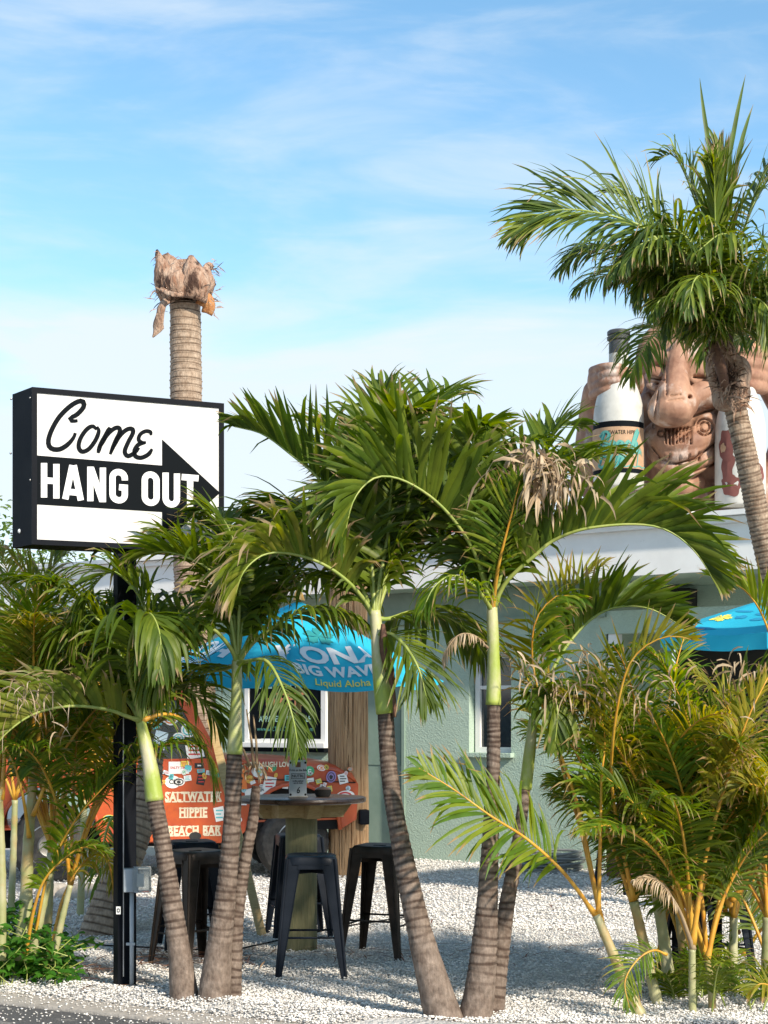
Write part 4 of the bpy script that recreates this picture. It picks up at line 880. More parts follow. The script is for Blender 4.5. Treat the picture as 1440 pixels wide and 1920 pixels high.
def umbrella(c, Rr, zr, za, tilt, label, rot=0, val=.0, mats=('umb',), pole=True, sag=.05):
    t = thing('patio_umbrella', label, 'umbrella', c); c = Vector(c)
    TM = Matrix.Rotation(tilt[0], 3, 'X') @ Matrix.Rotation(tilt[1], 3, 'Y'); ap = c + UZ * za
    def P(a, r):
        """a: angle in units of corners, r 0..1"""
        k = math.floor(a); u = a - k; A1 = rot + k * math.pi / 4; A2 = A1 + math.pi / 4
        q = Vector((math.cos(A1), math.sin(A1), 0)).lerp(Vector((math.cos(A2), math.sin(A2), 0)), u) * Rr * r
        z = (zr - za) * (r ** 1.05) - sag * math.sin(math.pi * u) * r ** 1.5 * .9
        return ap + TM @ Vector((q.x, q.y, z))
    def Pn(a, r, off):
        p = P(a, r); e = .01; n_ = (P(a + e, r) - p).cross(P(a, min(1, r + e)) - p if r < .98 else p - P(a, r - e)); n_.normalize()
        if n_.z < 0: n_ = -n_
        return p + n_ * off
    for k in range(8):
        mb = MB(); nu, nr = 10, 12; vs = [P(k + u / nu * .9999, max(.004, r / nr)) for r in range(nr + 1) for u in range(nu + 1)]
        fs = [(r * (nu + 1) + u, r * (nu + 1) + u + 1, (r + 1) * (nu + 1) + u + 1, (r + 1) * (nu + 1) + u) for r in range(nr) for u in range(nu)]; mb.add(vs, fs)
        if val:
            vs = []
            for r in range(4):
                for u in range(nu + 1):
                    q = P(k + u / nu * .9999, 1); vs.append(q - UZ * val * r / 3 + (q - ap) * (-.004 * r) + Vector((0, .006 * math.sin(u * 2.1 + k), 0)) * r / 3)
            mb.add(vs, [(r * (nu + 1) + u, r * (nu + 1) + u + 1, (r + 1) * (nu + 1) + u + 1, (r + 1) * (nu + 1) + u) for r in range(3) for u in range(nu)])
        mb.build('canopy_panel', M[mats[k % len(mats)]], t, smooth='all', fix=False)
        mb = MB(); mb.tube([Pn(k, x / 8 + .01, -.012) for x in range(8)] + [Pn(k, .99, -.012)], .006, 6); mb.build('rib', M['plank'], t, smooth='all')
    mb = MB(); mb.lathe([(0, .02), (.045, 0), (.03, .05), (.012, .08), (0, .085)], ap, 12); mb.build('finial', M['yellow_pole'], t, smooth=True)
    if pole:
        mb = MB(); mb.tube([c + UZ * (1.077 if pole == 'table' else 0.0), ap], .019, 12); mb.build('pole', M['yellow_pole'], t, smooth='all')
        if pole == 'table': mb = MB(); mb.tube([c + UZ * 1.077, c + UZ * 1.36], .027, 12); mb.build('pole_sleeve', M['hole'], t, smooth='all')
    return t, P, Pn
uc = TB + Vector((-.02, 0, 0))
um, P_, Pn_ = umbrella(uc, 1.02, 1.90, 2.42, (R(4.5), R(2)), 'bright blue umbrella printed Kona Big Wave over the bar table', rot=R(0), pole='table')
def umb_text(s, size, bold, rmid, mname, k=6, shear=0, sx=1, arcb=0.0):
    v, f = text_verts(s, size, bold, shear); mb = MB(); out_ = []
    for a, b, _ in v:
        r = rmid - b / 1.0 + arcb * a * a; half = .383 * .97 * max(.2, r); u = .5 + a * sx / (2 * half); out_.append(Pn_(k + min(1.35, max(-.35, u)), min(.995, max(.05, r)), .006))
    mb.add(out_, f); mb.build('lettering', M[mname], um, fix=False)
umb_text('KONA', .23, .008, .66, 'print_w', sx=1.02); umb_text('BIG WAVE', .135, .005, .82, 'print_w', sx=.9); umb_text('Liquid Aloha', .09, .001, .93, 'yellow_p', shear=.3, sx=.8)
umb_text('KONA', .23, .008, .66, 'print_w', k=4, sx=1.02); umb_text('BIG WAVE', .135, .005, .82, 'print_w', k=4, sx=.9)
def hibiscus(Pf, k, r0, size, mname, par, u0=.5, nm='flower_emblem'):
    mb = MB()
    for q in range(5):
        a0 = R(72 * q + 10); vs = [(0, 0)]
        for i in range(9):
            a = a0 + R(-30 + 60 * i / 8); rr = size * (1 + .12 * math.sin(i * 2.4)) * (.75 + .25 * math.sin(math.pi * i / 8)); vs.append((rr * math.cos(a), rr * math.sin(a)))
        mb.add([Pf(k + u0 + a / (.75 * r0), r0 - b * .9, .006) for a, b in vs], [(0, i, i + 1) for i in range(1, 9)])
    mb.build(nm, M[mname], par, fix=False)
hibiscus(Pn_, 6, .44, .105, 'teal', um)
u2c = G(1478, 13.3)
um2, P2, Pn2 = umbrella(u2c, 1.08, 2.33, 2.66, (R(3), 0), 'teal blue umbrella with yellow flower print at the right edge', rot=R(22.5 + 90), val=.13, mats=('umb', 'umb'), sag=.03)
for k, u_ in ((3, .28), (2, .1), (5, .4)): hibiscus(Pn2, k, .66, .085, 'yellow_p', um2, u0=u_)
for k in (2, 3, 4, 5):
    for q in range(6):
        mb = MB()
        r0 = random.uniform(.3, .9); u0 = random.uniform(.15, .8); v, f = blot(0, 0, random.uniform(.05, .1), random.uniform(.02, .05), q + k * 10, 14)
        mb.add([Pn2(k + u0 + a / (.8 * r0), min(.99, r0 + b), .004) for a, b, _ in v], f)
        mb.build('leaf_print', M['umb2'], um2, fix=False)
# ------------------------------------------------------------ old orange truck
yaw = R(11); hx = Vector((math.cos(yaw), math.sin(yaw), 0)); hy = Vector((-math.sin(yaw), math.cos(yaw), 0)); AX = G(552, 16.0)
TO = AX - hx * 3.35
def tp(x, y, z): return TO + hx * x + hy * y + UZ * z
tr = thing('parked_truck', 'old orange off road truck covered in stickers behind the bar table', 'truck', TO)
def side_poly(mb, pts, y0, y1): mb.prism([tp(a, y0, b) for a, b in pts], hy * (y1 - y0)); return mb
def archp(cx, r, z0, a0=180, a1=0, n=12): return [(cx + r * math.cos(R(a0 + (a1 - a0) * i / n)), z0 + r * math.sin(R(a0 + (a1 - a0) * i / n))) for i in range(n + 1)]
zc = .42
lower = [(.0, .52)] + archp(.95, .47, .5) + [(1.45, .40), (2.75, .38)] + [(2.86, .5)] + archp(3.35, .46, .5) + [(3.85, .52), (3.98, .6), (4.0, .95), (3.93, 1.07), (3.6, 1.13), (2.9, 1.19), (2.62, 1.22), (.0, 1.20)]
mb = MB(); side_poly(mb, lower, 0, .05); side_poly(mb, lower, 1.60, 1.65); mb.prism([tp(0, .05, .52), tp(4.0, .05, .6), tp(4.0, 1.6, .6), tp(0, 1.6, .52)], UZ * .02)
mb.prism([tp(0, .05, .52), tp(.03, .05, .52), tp(.03, 1.6, .52), tp(0, 1.6, .52)], UZ * .66); mb.prism([tp(3.95, .05, .6), tp(3.99, .05, .6), tp(3.99, 1.6, .6), tp(3.95, 1.6, .6)], UZ * .4)
mb.build('body', M['truck'], tr, smooth=30)
# hood, rounded in section
vs = []; nxh, nyh = 14, 12
for i in range(nxh + 1):
    x = 2.62 + 1.36 * i / nxh
    for j in range(nyh + 1):
        y = -.008 + 1.666 * j / nyh; e = min(j, nyh - j) / (nyh / 2); z = 1.20 - .11 * ((x - 2.62) / 1.36) ** 2 + .055 * (1 - (1 - min(1, e * 2)) ** 2) - (.09 * max(0, (x - 3.75) / .23) ** 2); vs.append(tp(x, y, z - .02 * (j in (0, nyh))))
mb = MB(); mb.add(vs, [(i * (nyh + 1) + j, i * (nyh + 1) + j + 1, (i + 1) * (nyh + 1) + j + 1, (i + 1) * (nyh + 1) + j) for i in range(nxh) for j in range(nyh)]); hood = mb.build('hood', M['truck'], tr, smooth='all')
hood.modifiers.new('t', 'SOLIDIFY').thickness = .02
mb = MB(); mb.tube([tp(2.66, -.008, 1.02), tp(3.3, -.010, 1.0), tp(3.97, -.008, .97)], .006, 6); mb.build('body_seam', M['hole'], tr)
mb = MB(); mb.tube([tp(2.70, -.006, 1.19), tp(2.72, -.008, .6), tp(2.74, -.006, .42)], .005, 6); mb.build('door_gap', M['hole'], tr)
# fender flare
mb = MB(); mb.tube([tp(a, -.01, b) for a, b in archp(3.35, .465, .5)], .022, 8); mb.tube([tp(a, -.01, b) for a, b in archp(.95, .475, .5)], .022, 8); mb.build('wheel_arch', M['truck'], tr, smooth='all')
mb = MB(); mb.prism([tp(2.9, .06, .5), tp(3.8, .06, .5), tp(3.8, .7, .5), tp(2.9, .7, .5)], UZ * .5); mb.build('wheel_well', M['hole'], tr)
# cab
cab = [(1.25, 1.20), (1.22, 1.86), (2.28, 1.88), (2.62, 1.22)]
for y0, y1 in ((.02, .06), (1.59, 1.63)):
    mb = MB(); side_poly(mb, [(1.22, 1.21), (1.32, 1.21), (1.32, 1.80), (1.22, 1.86)], y0, y1); side_poly(mb, [(1.33, 1.80), (2.22, 1.80), (2.25, 1.87), (1.22, 1.87)], y0 - .001, y1 + .001); side_poly(mb, [(2.50, 1.21), (2.62, 1.21), (2.28, 1.87), (2.19, 1.80)], y0 + .002, y1 - .002); mb.build('window_pillar', M['truck'], tr)
    mb = MB(); side_poly(mb, [(1.33, 1.215), (2.49, 1.215), (2.19, 1.79), (1.33, 1.79)], (y0 + y1) / 2 - .003, (y0 + y1) / 2 + .003); mb.build('side_window', M['glass'], tr)
mb = MB(); mb.prism([tp(.1, -.01, 1.872), tp(2.30, -.01, 1.872), tp(2.30, 1.66, 1.872), tp(.1, 1.66, 1.872)], UZ * .05); mb.build('roof', M['truck'], tr)
mb = MB(); mb.prism([tp(2.60, .07, 1.225), tp(2.60, 1.58, 1.225), tp(2.27, 1.58, 1.86), tp(2.27, .07, 1.86)], hx * .01); mb.build('windshield', M['glass'], tr)
for y0, y1 in ((.03, .06), (1.59, 1.62)): mb = MB(); side_poly(mb, [(.1, 1.20), (1.2, 1.20), (1.2, 1.86), (.1, 1.86)], y0, y1); mb.build('rear_panel', M['truck'], tr)
mb = MB(); side_poly(mb, [(.25, 1.32), (1.1, 1.32), (1.1, 1.76), (.25, 1.76)], .020, .029); mb.build('side_window', M['glass'], tr)
# door
dpoly = [(1.45, .41), (2.58, .40), (2.66, .62), (2.70, .95), (2.62, 1.19), (1.42, 1.19), (1.40, .6)]
mb = MB(); side_poly(mb, dpoly, -.022, -.001); dr = mb.build('door', M['truck'], tr, smooth=30)
mb = MB(); mb.bbox(tp(1.62, -.04, 1.02), (.14, .02, .03), .006, rz=yaw); mb.build('door_handle', M['rim'], dr)
for tx, x, z, sz, sp in (('SALTWATER', 2.34, .84, .125, .98), ('HIPPIE', 2.34, .685, .125, .98), ('BEACH BAR', 2.35, .505, .125, 1.0)):
    v, f = text_verts(tx, sz, .006, 0, 'CENTER', 1.12); mb = MB(); mb.add([tp(x + a * .72, -.0245, z + b) for a, b, _ in v], f)
    # slab serifs
    xs = sorted(a for a, b, _ in v); w0, w1 = xs[0], xs[-1]; nl = len(tx)
    for k in range(nl):
        if tx[k] == ' ': continue
        cx_ = w0 + (w1 - w0) * (k + .5) / nl
        for zz_ in (-.045, .045): mb.add([tp(x + (cx_ + q * .036) * .72, -.0247, z + zz_ + r_ * .006) for q, r_ in ((-1, -1), (1, -1), (1, 1), (-1, 1))], [(0, 1, 2, 3)])
    mb.build('lettering', M['cream_p'], dr, fix=False)
# stickers
rs = random.Random(11)
def sticker(x, z, w_, h_, kind, mname, y=-.0255, txt=None, tm='print_b', par=dr, rot=0.0):
    mb = MB(); n = 22 if kind == 'o' else 4; pts = []
    for k in range(n):
        if kind == 'o': a = 2 * math.pi * k / n; q = (w_ / 2 * math.cos(a), h_ / 2 * math.sin(a))
        elif kind == 'b': a = 2 * math.pi * k / n; q = (w_ / 2 * math.cos(a), h_ / 2 * math.sin(a))
        else: q = ((-w_ / 2, -h_ / 2), (w_ / 2, -h_ / 2), (w_ / 2, h_ / 2), (-w_ / 2, h_ / 2))[k]
        c_, s_ = math.cos(rot), math.sin(rot); pts.append((q[0] * c_ - q[1] * s_, q[0] * s_ + q[1] * c_))
    mb.add([tp(x + a, y, z + b) for a, b in pts], [tuple(range(n))]); o = mb.build('sticker', M[mname], par, fix=False)
    if txt:
        v, f = text_verts(txt, h_ * (.5 if len(txt) < 4 else .34), .001); wmax = max(abs(a) for a, b, _ in v); k_ = min(1, w_ * .42 / wmax); mb = MB()
        mb.add([tp(x + (a * math.cos(rot) - b * math.sin(rot)) * k_, y - .001, z + b * k_ + a * math.sin(rot) * k_) for a, b, _ in v], f); mb.build('lettering', M[tm], o, fix=False)
    elif kind == 'o' and rs.random() < .75:
        mb = MB(); v, f = ribbon([(math.cos(6.283 * k / 18) * w_ * .34, math.sin(6.283 * k / 18) * h_ * .34) for k in range(18)], w_ * .08, closed=True); mb.add([tp(x + a, y - .001, z + b) for a, b in v], f)
        v, f = blot(0, 0, w_ * .17, h_ * .17, rs.random() * 9, 12); mb.add([tp(x + a, y - .001, z + b) for a, b, _ in v], f); mb.build('print', M[rs.choice(('s_black', 's_red', 's_grn', 's_teal', 's_org'))], o, fix=False)
    elif rs.random() < .8:
        mb = MB()
        for q in range(3): v, f = ribbon([(-w_ * .36, h_ * (.25 - q * .25)), (w_ * rs.uniform(.1, .38), h_ * (.25 - q * .25))], h_ * .1); mb.add([tp(x + a, y - .001, z + b) for a, b in v], f)
        mb.build('print', M[rs.choice(('s_black', 's_red', 's_black', 's_teal'))], o, fix=False)
    return o
sticker(2.14, .99, .155, .125, 'o', 's_white', txt='CL'); sticker(1.66, 1.06, .13, .11, 'o', 's_white'); sticker(1.80, .98, .10, .12, 'o', 's_white', txt='WE')
sticker(1.80, .80, .11, .11, 'o', 's_black', txt='STC', tm='print_w'); sticker(1.86, .655, .20, .14, 'r', 's_white', txt='CLOSED'); sticker(2.60, .67, .10, .14, 'r', 's_white', rot=.2); sticker(2.0, .59, .08, .08, 'r', 's_white'); sticker(2.36, .455, .12, .08, 'o', 's_black')
sticker(2.20, 1.13, .20, .12, 'r', 's_white', txt='SALTY TIME', tm='s_red'); sticker(2.40, 1.15, .09, .05, 'r', 's_black', txt='SEAS', tm='print_w'); sticker(2.42, 1.02, .08, .12, 'r', 's_black', rot=-.2); sticker(2.2, .99, .12, .08, 'o', 's_white')
for k in range(26): sticker(2.72 + rs.random() * 1.2, rs.uniform(.88, 1.15) - .0, rs.uniform(.03, .07), rs.uniform(.03, .06), rs.choice('or'), rs.choice(('s_white', 's_white', 's_pale', 's_yel', 's_org', 's_white')), rot=rs.uniform(-.5, .5), y=-.0125 - .0001 * k, par=tr)
for k in range(14): sticker(rs.uniform(1.95, 2.6), rs.uniform(.93, 1.17), rs.uniform(.04, .08), rs.uniform(.035, .07), rs.choice('or'), rs.choice(('s_white', 's_white', 's_pale', 's_yel', 's_teal')), rot=rs.uniform(-.4, .4), y=-.0295 - k * .0003)
for k in range(10): sticker(rs.uniform(1.5, 1.9), rs.uniform(.45, 1.15), rs.uniform(.06, .12), rs.uniform(.05, .11), rs.choice('or'), rs.choice(('s_white', 's_white', 's_pale', 's_yel', 's_teal')), rot=rs.uniform(-.4, .4), y=-.0255 - k * .0003)
# on the windows
for k, (x, z) in enumerate(((1.95, 1.58), (2.12, 1.62), (1.80, 1.62), (2.2, 1.42), (2.02, 1.40), (2.3, 1.5), (1.72, 1.36), (1.55, 1.6), (2.36, 1.30))): sticker(x, z, rs.uniform(.12, .2), rs.uniform(.10, .18), 'o' if k < 4 else rs.choice('or'), ('s_teal', 's_white', 's_org', 's_white', 's_pale', 's_white', 's_yel', 's_grn', 's_white')[k], y=.032, par=tr, rot=rs.uniform(-.3, .3))
# on the fender and hood side
fl = [(2.98, 1.10, .12, .12, 'o', 's_white', 'T', 's_red'), (3.12, 1.13, .10, .07, 'o', 's_grn', None, ''), (2.90, 1.02, .08, .08, 'o', 's_yel', None, ''), (3.10, .98, .12, .13, 'r', 's_white', None, ''), (2.98, .90, .26, .09, 'r', 's_white', 'SALT LIFE', 'print_b'), (3.50, 1.10, .10, .1, 'o', 's_grn', 'G', 'print_w'), (3.62, 1.13, .09, .06, 'o', 's_white', None, ''), (3.72, 1.04, .10, .12, 'o', 's_pur', None, ''), (3.84, 1.02, .09, .10, 'r', 's_white', None, ''), (3.64, .86, .11, .10, 'o', 's_white', '', ''), (3.86, .84, .2, .12, 'o', 's_white', None, ''), (2.82, .80, .10, .07, 'r', 's_white', None, ''), (2.80, 1.14, .08, .06, 'o', 's_pale', None, ''), (2.84, .92, .06, .06, 'o', 's_pale', None, ''), (3.45, .99, .06, .09, 'r', 's_yel', None, ''), (2.80, .62, .05, .05, 'o', 's_white', None, ''), (3.3, 1.03, .1, .06, 'r', 's_teal', None, '')]
for i, q in enumerate(fl): sticker(q[0], q[1] - .01, q[2], q[3], q[4], q[5], y=-.012 - i * .0003, txt=q[6], tm=q[7] or 'print_b', par=tr, rot=rs.uniform(-.3, .3))
o = sticker(2.78, 1.02, .17, .22, 'r', 's_org', y=-.03, par=tr, rot=.08)
v, f = text_verts('LIVE LAUGH LOVE', .07, .003); mb = MB(); mb.add([tp(3.1 + a * .8, -.017, 1.155 + b * 1.0 - .01 * 0) for a, b, _ in v], f); mb.build('lettering', M['cream_p'], tr, fix=False)
for cx_, y_ in ((3.35, .14), (.95, .14), (3.35, 1.5), (.95, 1.5)):
    wob = MB(); rr2 = R(14) if cx_ > 3 else 0
    ax = (Matrix.Rotation(rr2, 3, 'Z') @ hy); fwv = Matrix.Rotation(rr2, 3, 'Z') @ hx; cc = tp(cx_, y_, .37)
    def ring(prof, name, mt, par, n=40, tread=False):
        vs = []; 
        for q, (r, u) in enumerate(prof):
            for k in range(n):
                a = 2 * math.pi * k / n; r_ = r * (1 - (.03 if tread and 1 < q < len(prof) - 2 and (k + q) % 2 else 0)); vs.append(cc + ax * u + (fwv * math.cos(a) + UZ * math.sin(a)) * r_)
        m = len(prof); fs = [(i * n + k, i * n + (k + 1) % n, (i + 1) * n + (k + 1) % n, (i + 1) * n + k) for i in range(m - 1) for k in range(n)]; fs.append(tuple(range(n)))
        mb = MB(); mb.add(vs, fs); return mb.build(name, mt, par, smooth=35)
    wh = ring([(.21, -.10), (.32, -.12), (.36, -.10), (.375, -.05), (.375, 0), (.375, .05), (.36, .10), (.2, .12)], 'wheel', M['tyre'], tr, 64, True)
    ring([(.05, -.10), (.10, -.115), (.13, -.08), (.185, -.07), (.205, -.105), (.215, -.10)], 'rim', M['rim'], wh)
mb = MB(); mb.bbox(tp(4.06, .82, .62), (.10, 1.7, .15), .02, rz=yaw); mb.build('bumper', M['black'], tr)
for y_ in (.25, 1.4):
    mb = MB(); ellip(mb, tp(4.0, y_, .85), (.04, .09, .09)); mb.build('headlight', M['print_w'], tr, smooth='all')
mb = MB(); mb.box(tp(2.0, .8, .42), (3.4, 1.1, .16), rz=yaw); mb.build('chassis', M['hole'], tr)
# ------------------------------------------------------------ timber prop, hose, log
def timber(P, Q, w_, d_, label, name='timber_prop'):
    P = Vector(P); Q = Vector(Q); T = (Q - P).normalized(); A = Vector((0, 1, 0)); A = (A - T * A.dot(T)).normalized(); B = T.cross(A)
    t = MB(); t.prism([P + A * d_ / 2 + B * w_ / 2, P - A * d_ / 2 + B * w_ / 2, P - A * d_ / 2 - B * w_ / 2, P + A * d_ / 2 - B * w_ / 2], Q - P); return tag(t.build(name, M['plank']), label, 'timber')
timber(W(396, 1350, 13.2), W(492, 1757, 11.75), .062, .04, 'pale lumber prop leaning beside the truck door')
ho = thing('garden_hose', 'coiled grey hose lying against the green wall', 'hose', G(1018, 16.75))
mb = MB(); pts = []
for k in range(420):
    a = k * .21; lp = k / 30; rr = .36 + .06 * math.sin(lp * 1.9) + .03 * math.sin(lp * 5); pts.append(G(1018, 16.7) + Vector((rr * 1.0 * math.cos(a) + .05 * math.sin(lp * 3), rr * .7 * math.sin(a), .035 + .013 * lp + .02 * math.sin(a * 1.0 + lp))))
mb.tube(pts, .014, 6); mb.build('hose', M['hose'], ho, smooth='all', fix=False)
tag(MB().bbox(W(1190, 1618, 16.0), (.52, .3, .27), .03, rz=R(-20)).build('timber_sleeper', M['log']), 'dark brown timber block on the gravel behind the canes', 'timber block')
tag(MB().bbox(W(1400, 1600, 15.2), (.7, .3, .3), .03, rz=R(-30)).build('timber_sleeper', M['log']), 'long dark timber bench at the right edge of the yard', 'timber block')
tag(MB().bbox(W(1268, 1790, 9.7), (.05, .05, 1.5), .01).build('dark_stake', M['black']), 'thin black post standing among the right hand canes', 'stake')
mb = MB(); mb.tube([G(-100, 12.3) + UZ * .05, G(200, 11.0) + UZ * .05, G(430, 10.7) + UZ * .055, G(640, 12.0) + UZ * .05, G(800, 12.8) + UZ * .05], .006, 6); tag(mb.build('ground_cable', M['hole'], smooth='all'), 'thin dark cable running across the gravel', 'cable')
# ------------------------------------------------------------ trees
def ad(name, label, loc, group): return thing(name, label, 'palm tree', loc, group)
GA = 'christmas palms in the front row'
# beheaded coconut palm
bp_ = thing('headless_palm', 'tall palm trunk without leaves rising behind the sign', 'palm tree', G(385, 18.2))
trunk(bp_, PX((390, 1616, 18.2), (378, 1450, 18.2), (370, 1300, 18.2), (356, 1050, 18.2), (350, 850, 18.2), (348, 650, 18.2), (347, 570, 18.2)), [.27, .22, .20, .19, .185, .18, .172], ring=(.09, .07), depth=.05, bm='bark_light', nside=28, rough=.02)
mb = MB(); S_ = 1.456; K = lambda a, b, d=0: W(a, b, 18.2 + d * 1.456)
ellip(mb, K(346, 547), (.23, .24, .15)); ellip(mb, K(325, 538), (.15, .18, .19)); ellip(mb, K(368, 536), (.15, .18, .17)); ellip(mb, K(347, 520, .05), (.19, .22, .16))
remesh(mb, 'leaf_base', M['fibre'], bp_, .012, 2, lambda co, no: co + no * np.array([[.04 * mnoise.noise(Vector((c[0] * 6, c[1] * 6, c[2] * 3))) + .025 * mnoise.noise(Vector((c[0] * 25, c[1] * 25, c[2] * 12)))] for c in co]))
def boot(P, ws, n, mname='fibre', th=.012):
    """torn leaf base: curved tapering sheet"""
    P = catmull(P, 12); n = Vector(n).normalized(); K_ = len(ws) - 1; vs = []; ws = [q * 1.25 for q in ws]; th *= 1.4
    for i, p in enumerate(P):
        T = (P[min(i + 1, 12)] - P[max(0, i - 1)]).normalized(); s_ = T.cross(n).normalized(); x = i / 12 * K_; q = min(K_ - 1, int(x)); w_ = ws[q] + (ws[q + 1] - ws[q]) * (x - q)
        for k in range(7):
            u = (k / 6 - .5) * 2; vs.append(p + s_ * w_ * u * (1 + .12 * mnoise.noise(Vector((i, k * 3.1, p.x * 9)))) - n * (w_ * .45 * u * u) + n * .02 * mnoise.noise(Vector((i * .6, k, 4))))
    mb = MB(); mb.add(vs, [(i * 7 + k, i * 7 + k + 1, i * 7 + k + 8, i * 7 + k + 7) for i in range(12) for k in range(6)]); o = mb.build('torn_leaf_base', M[mname], bp_, smooth='all', fix=False); o.modifiers.new('s', 'SOLIDIFY').thickness = th; return o
boot([K(315, 560, -.15), K(303, 520, -.2), K(298, 490, -.16), K(293, 468, -.1)], [.10, .11, .06, .012], (-.35, -1, .1)); boot([K(335, 555, -.2), K(325, 525, -.24), K(315, 495, -.16), K(305, 478, -.1)], [.11, .12, .10, .05], (-.1, -1, 0))
boot([K(362, 560, -.2), K(368, 525, -.24), K(362, 498, -.2), K(358, 478, -.12)], [.12, .14, .09, .02], (.2, -1, .1)); boot([K(385, 550, -.1), K(392, 520, -.12), K(392, 500, -.05), K(400, 497, 0)], [.09, .1, .05, .03], (.6, -.8, .1))
boot([K(345, 545, .1), K(345, 510, .12), K(343, 486, .1)], [.14, .15, .05], (0, 1, .1)); boot([K(300, 560, -.1), K(296, 545, -.14), K(300, 520, -.1)], [.07, .09, .04], (-.7, -.7, 0))
boot([K(320, 556, -.14), K(304, 572, -.18), K(297, 598, -.16), K(293, 620, -.14), K(286, 632, -.14)], [.05, .035, .04, .055, .004], (-.2, -1, 0)); boot([K(375, 555, -.12), K(388, 562, -.14), K(392, 575, -.12), K(388, 588, -.1)], [.07, .075, .06, .05], (.3, -1, 0), 'fibre_o')
boot([K(300, 540, -.2), K(320, 550, -.25), K(345, 552, -.25)], [.02, .028, .02], (0, -1, .2))
mb = MB()
for _ in range(90):
    a = random.choice(((398, 508), (300, 545), (305, 575), (395, 565), (340, 500), (296, 480), (390, 510))); p = K(a[0] + random.gauss(0, 6), a[1] + random.gauss(0, 10), -.1 + random.gauss(0, .08)); sg_ = 1 if a[0] > 347 else -1
    leaflet(mb, p, (sg_ * random.uniform(.2, 1), random.uniform(-.5, .5), random.uniform(-.6, .7)), Vector((0, -1, .2)), random.uniform(.06, .16), random.uniform(.006, .014), random.uniform(0, 1.5), random.random(), None, 3)
o = mb.build('fibre_strands', M['fibre'], bp_, fix=False); o['kind'] = 'stuff'

def fill(par, c, n, length, azr, elr, bend, L, nl, **kw):
    for k in range(n):
        az = azr[0] + (azr[1] - azr[0]) * (k + random.random() * .8) / n; el = random.uniform(*elr); ln = length * random.uniform(.85, 1.1)
        frond(par, arc(c, az, el, ln, random.uniform(*bend)), L=L, n=nl, h=(math.cos(R(az)), math.sin(R(az)), 0), **kw)
DF = dict(width=.042, a0=70, a1=20)
# ---- front left clump of three trunks
t1 = ad('christmas_palm', 'left palm of the front row with its trunk leaning left towards the sign post', G(340, 8.95), GA)
trunk(t1, PX((348, 1900, 8.95), (338, 1800, 8.97), (322, 1690, 9.0), (306, 1590, 9.03), (290, 1498, 9.05)), [.105, .078, .066, .058, .056], ring=(.06, .022), depth=.04, ringtop=.28, nside=24)
shaft(t1, PX((290, 1502, 9.05), (282, 1440, 9.06), (272, 1390, 9.07), (262, 1345, 9.08)), [.060, .055, .046, .04, .03])
c1 = (265, 1352, 9.07)
frond(t1, PX(c1, (235, 1342, 9.0), (200, 1330, 8.95), (133, 1324, 8.9), (66, 1338, 8.85), (15, 1372, 8.8), (-25, 1420, 8.8)), L=.50, n=52, width=.036, vee=62, roll=-12, droop=.45, a0=62, a1=25, bare=.10, lm='leaf_old', kinkp=.4, wild=.09)
frond(t1, PX(c1, (250, 1300, 9.0), (240, 1240, 8.85), (250, 1180, 8.7), (280, 1150, 8.55), (300, 1190, 8.4), (300, 1250, 8.35)), L=.50, n=44, vee=10, droop=1.6, a0=60, a1=20, bare=.25, kinkp=.5, lm='leaf', width=.044)
frond(t1, PX(c1, (278, 1290, 9.1), (285, 1200, 9.1), (262, 1120, 9.1), (213, 1072, 9.1), (175, 1100, 9.05), (150, 1160, 9.0), (138, 1215, 9.0)), L=.52, n=54, vee=20, roll=12, droop=.55, a0=66, a1=22, bare=.2, width=.04)
frond(t1, PX(c1, (230, 1280, 9.2), (190, 1200, 9.25), (140, 1170, 9.2), (110, 1215, 9.15), (100, 1290, 9.1)), L=.48, n=46, vee=15, roll=10, droop=.8, a0=66, a1=22, bare=.15)
frond(t1, PX(c1, (300, 1340, 9.1), (335, 1345, 9.2), (370, 1375, 9.25), (395, 1430, 9.3), (402, 1490, 9.3)), L=.34, n=44, vee=0, roll=-25, droop=.8, a0=60, a1=20, lm='leaf_areca', rm='rachis_y', width=.018)
frond(t1, PX(c1, (300, 1310, 9.2), (340, 1290, 9.4), (385, 1320, 9.5), (420, 1380, 9.5)), L=.42, n=40, vee=20, droop=.8, width=.03)
fill(t1, W(*c1), 5, 1.2, (40, 190), (50, 78), (90, 130), .44, 42, vee=25, droop=.8, width=.036)
t2 = ad('christmas_palm', 'middle palm of the left clump with a tall yellow green crownshaft', G(400, 8.9), GA)
trunk(t2, PX((400, 1896, 8.9), (408, 1800, 8.9), (425, 1660, 8.9), (435, 1540, 8.9), (440, 1412, 8.9)), [.115, .085, .066, .058, .050], ring=(.06, .022), depth=.04, ringtop=.22, nside=24)
shaft(t2, PX((440, 1414, 8.9), (442, 1340, 8.9), (444, 1290, 8.9), (444, 1238, 8.9)), [.052, .044, .036, .034, .032])
c2 = (445, 1245, 8.9)
frond(t2, PX(c2, (432, 1215, 8.85), (400, 1180, 8.8), (355, 1165, 8.75), (315, 1195, 8.7), (303, 1250, 8.65), (300, 1300, 8.65)), L=.46, n=44, vee=8, roll=0, droop=1.3, a0=62, a1=22, bare=.28, width=.042, lm='leaf')
frond(t2, PX(c2, (478, 1190, 8.95), (510, 1130, 9.05), (545, 1060, 9.15), (570, 1010, 9.2), (600, 1000, 9.25), (625, 1040, 9.3)), L=.5, n=48, vee=25, droop=.7, bare=.2)
frond(t2, PX(c2, (475, 1205, 8.85), (520, 1170, 8.8), (570, 1145, 8.75), (630, 1143, 8.7), (675, 1160, 8.65), (700, 1185, 8.65)), L=.34, n=50, vee=0, roll=10, droop=1.0, bare=.15, width=.028)
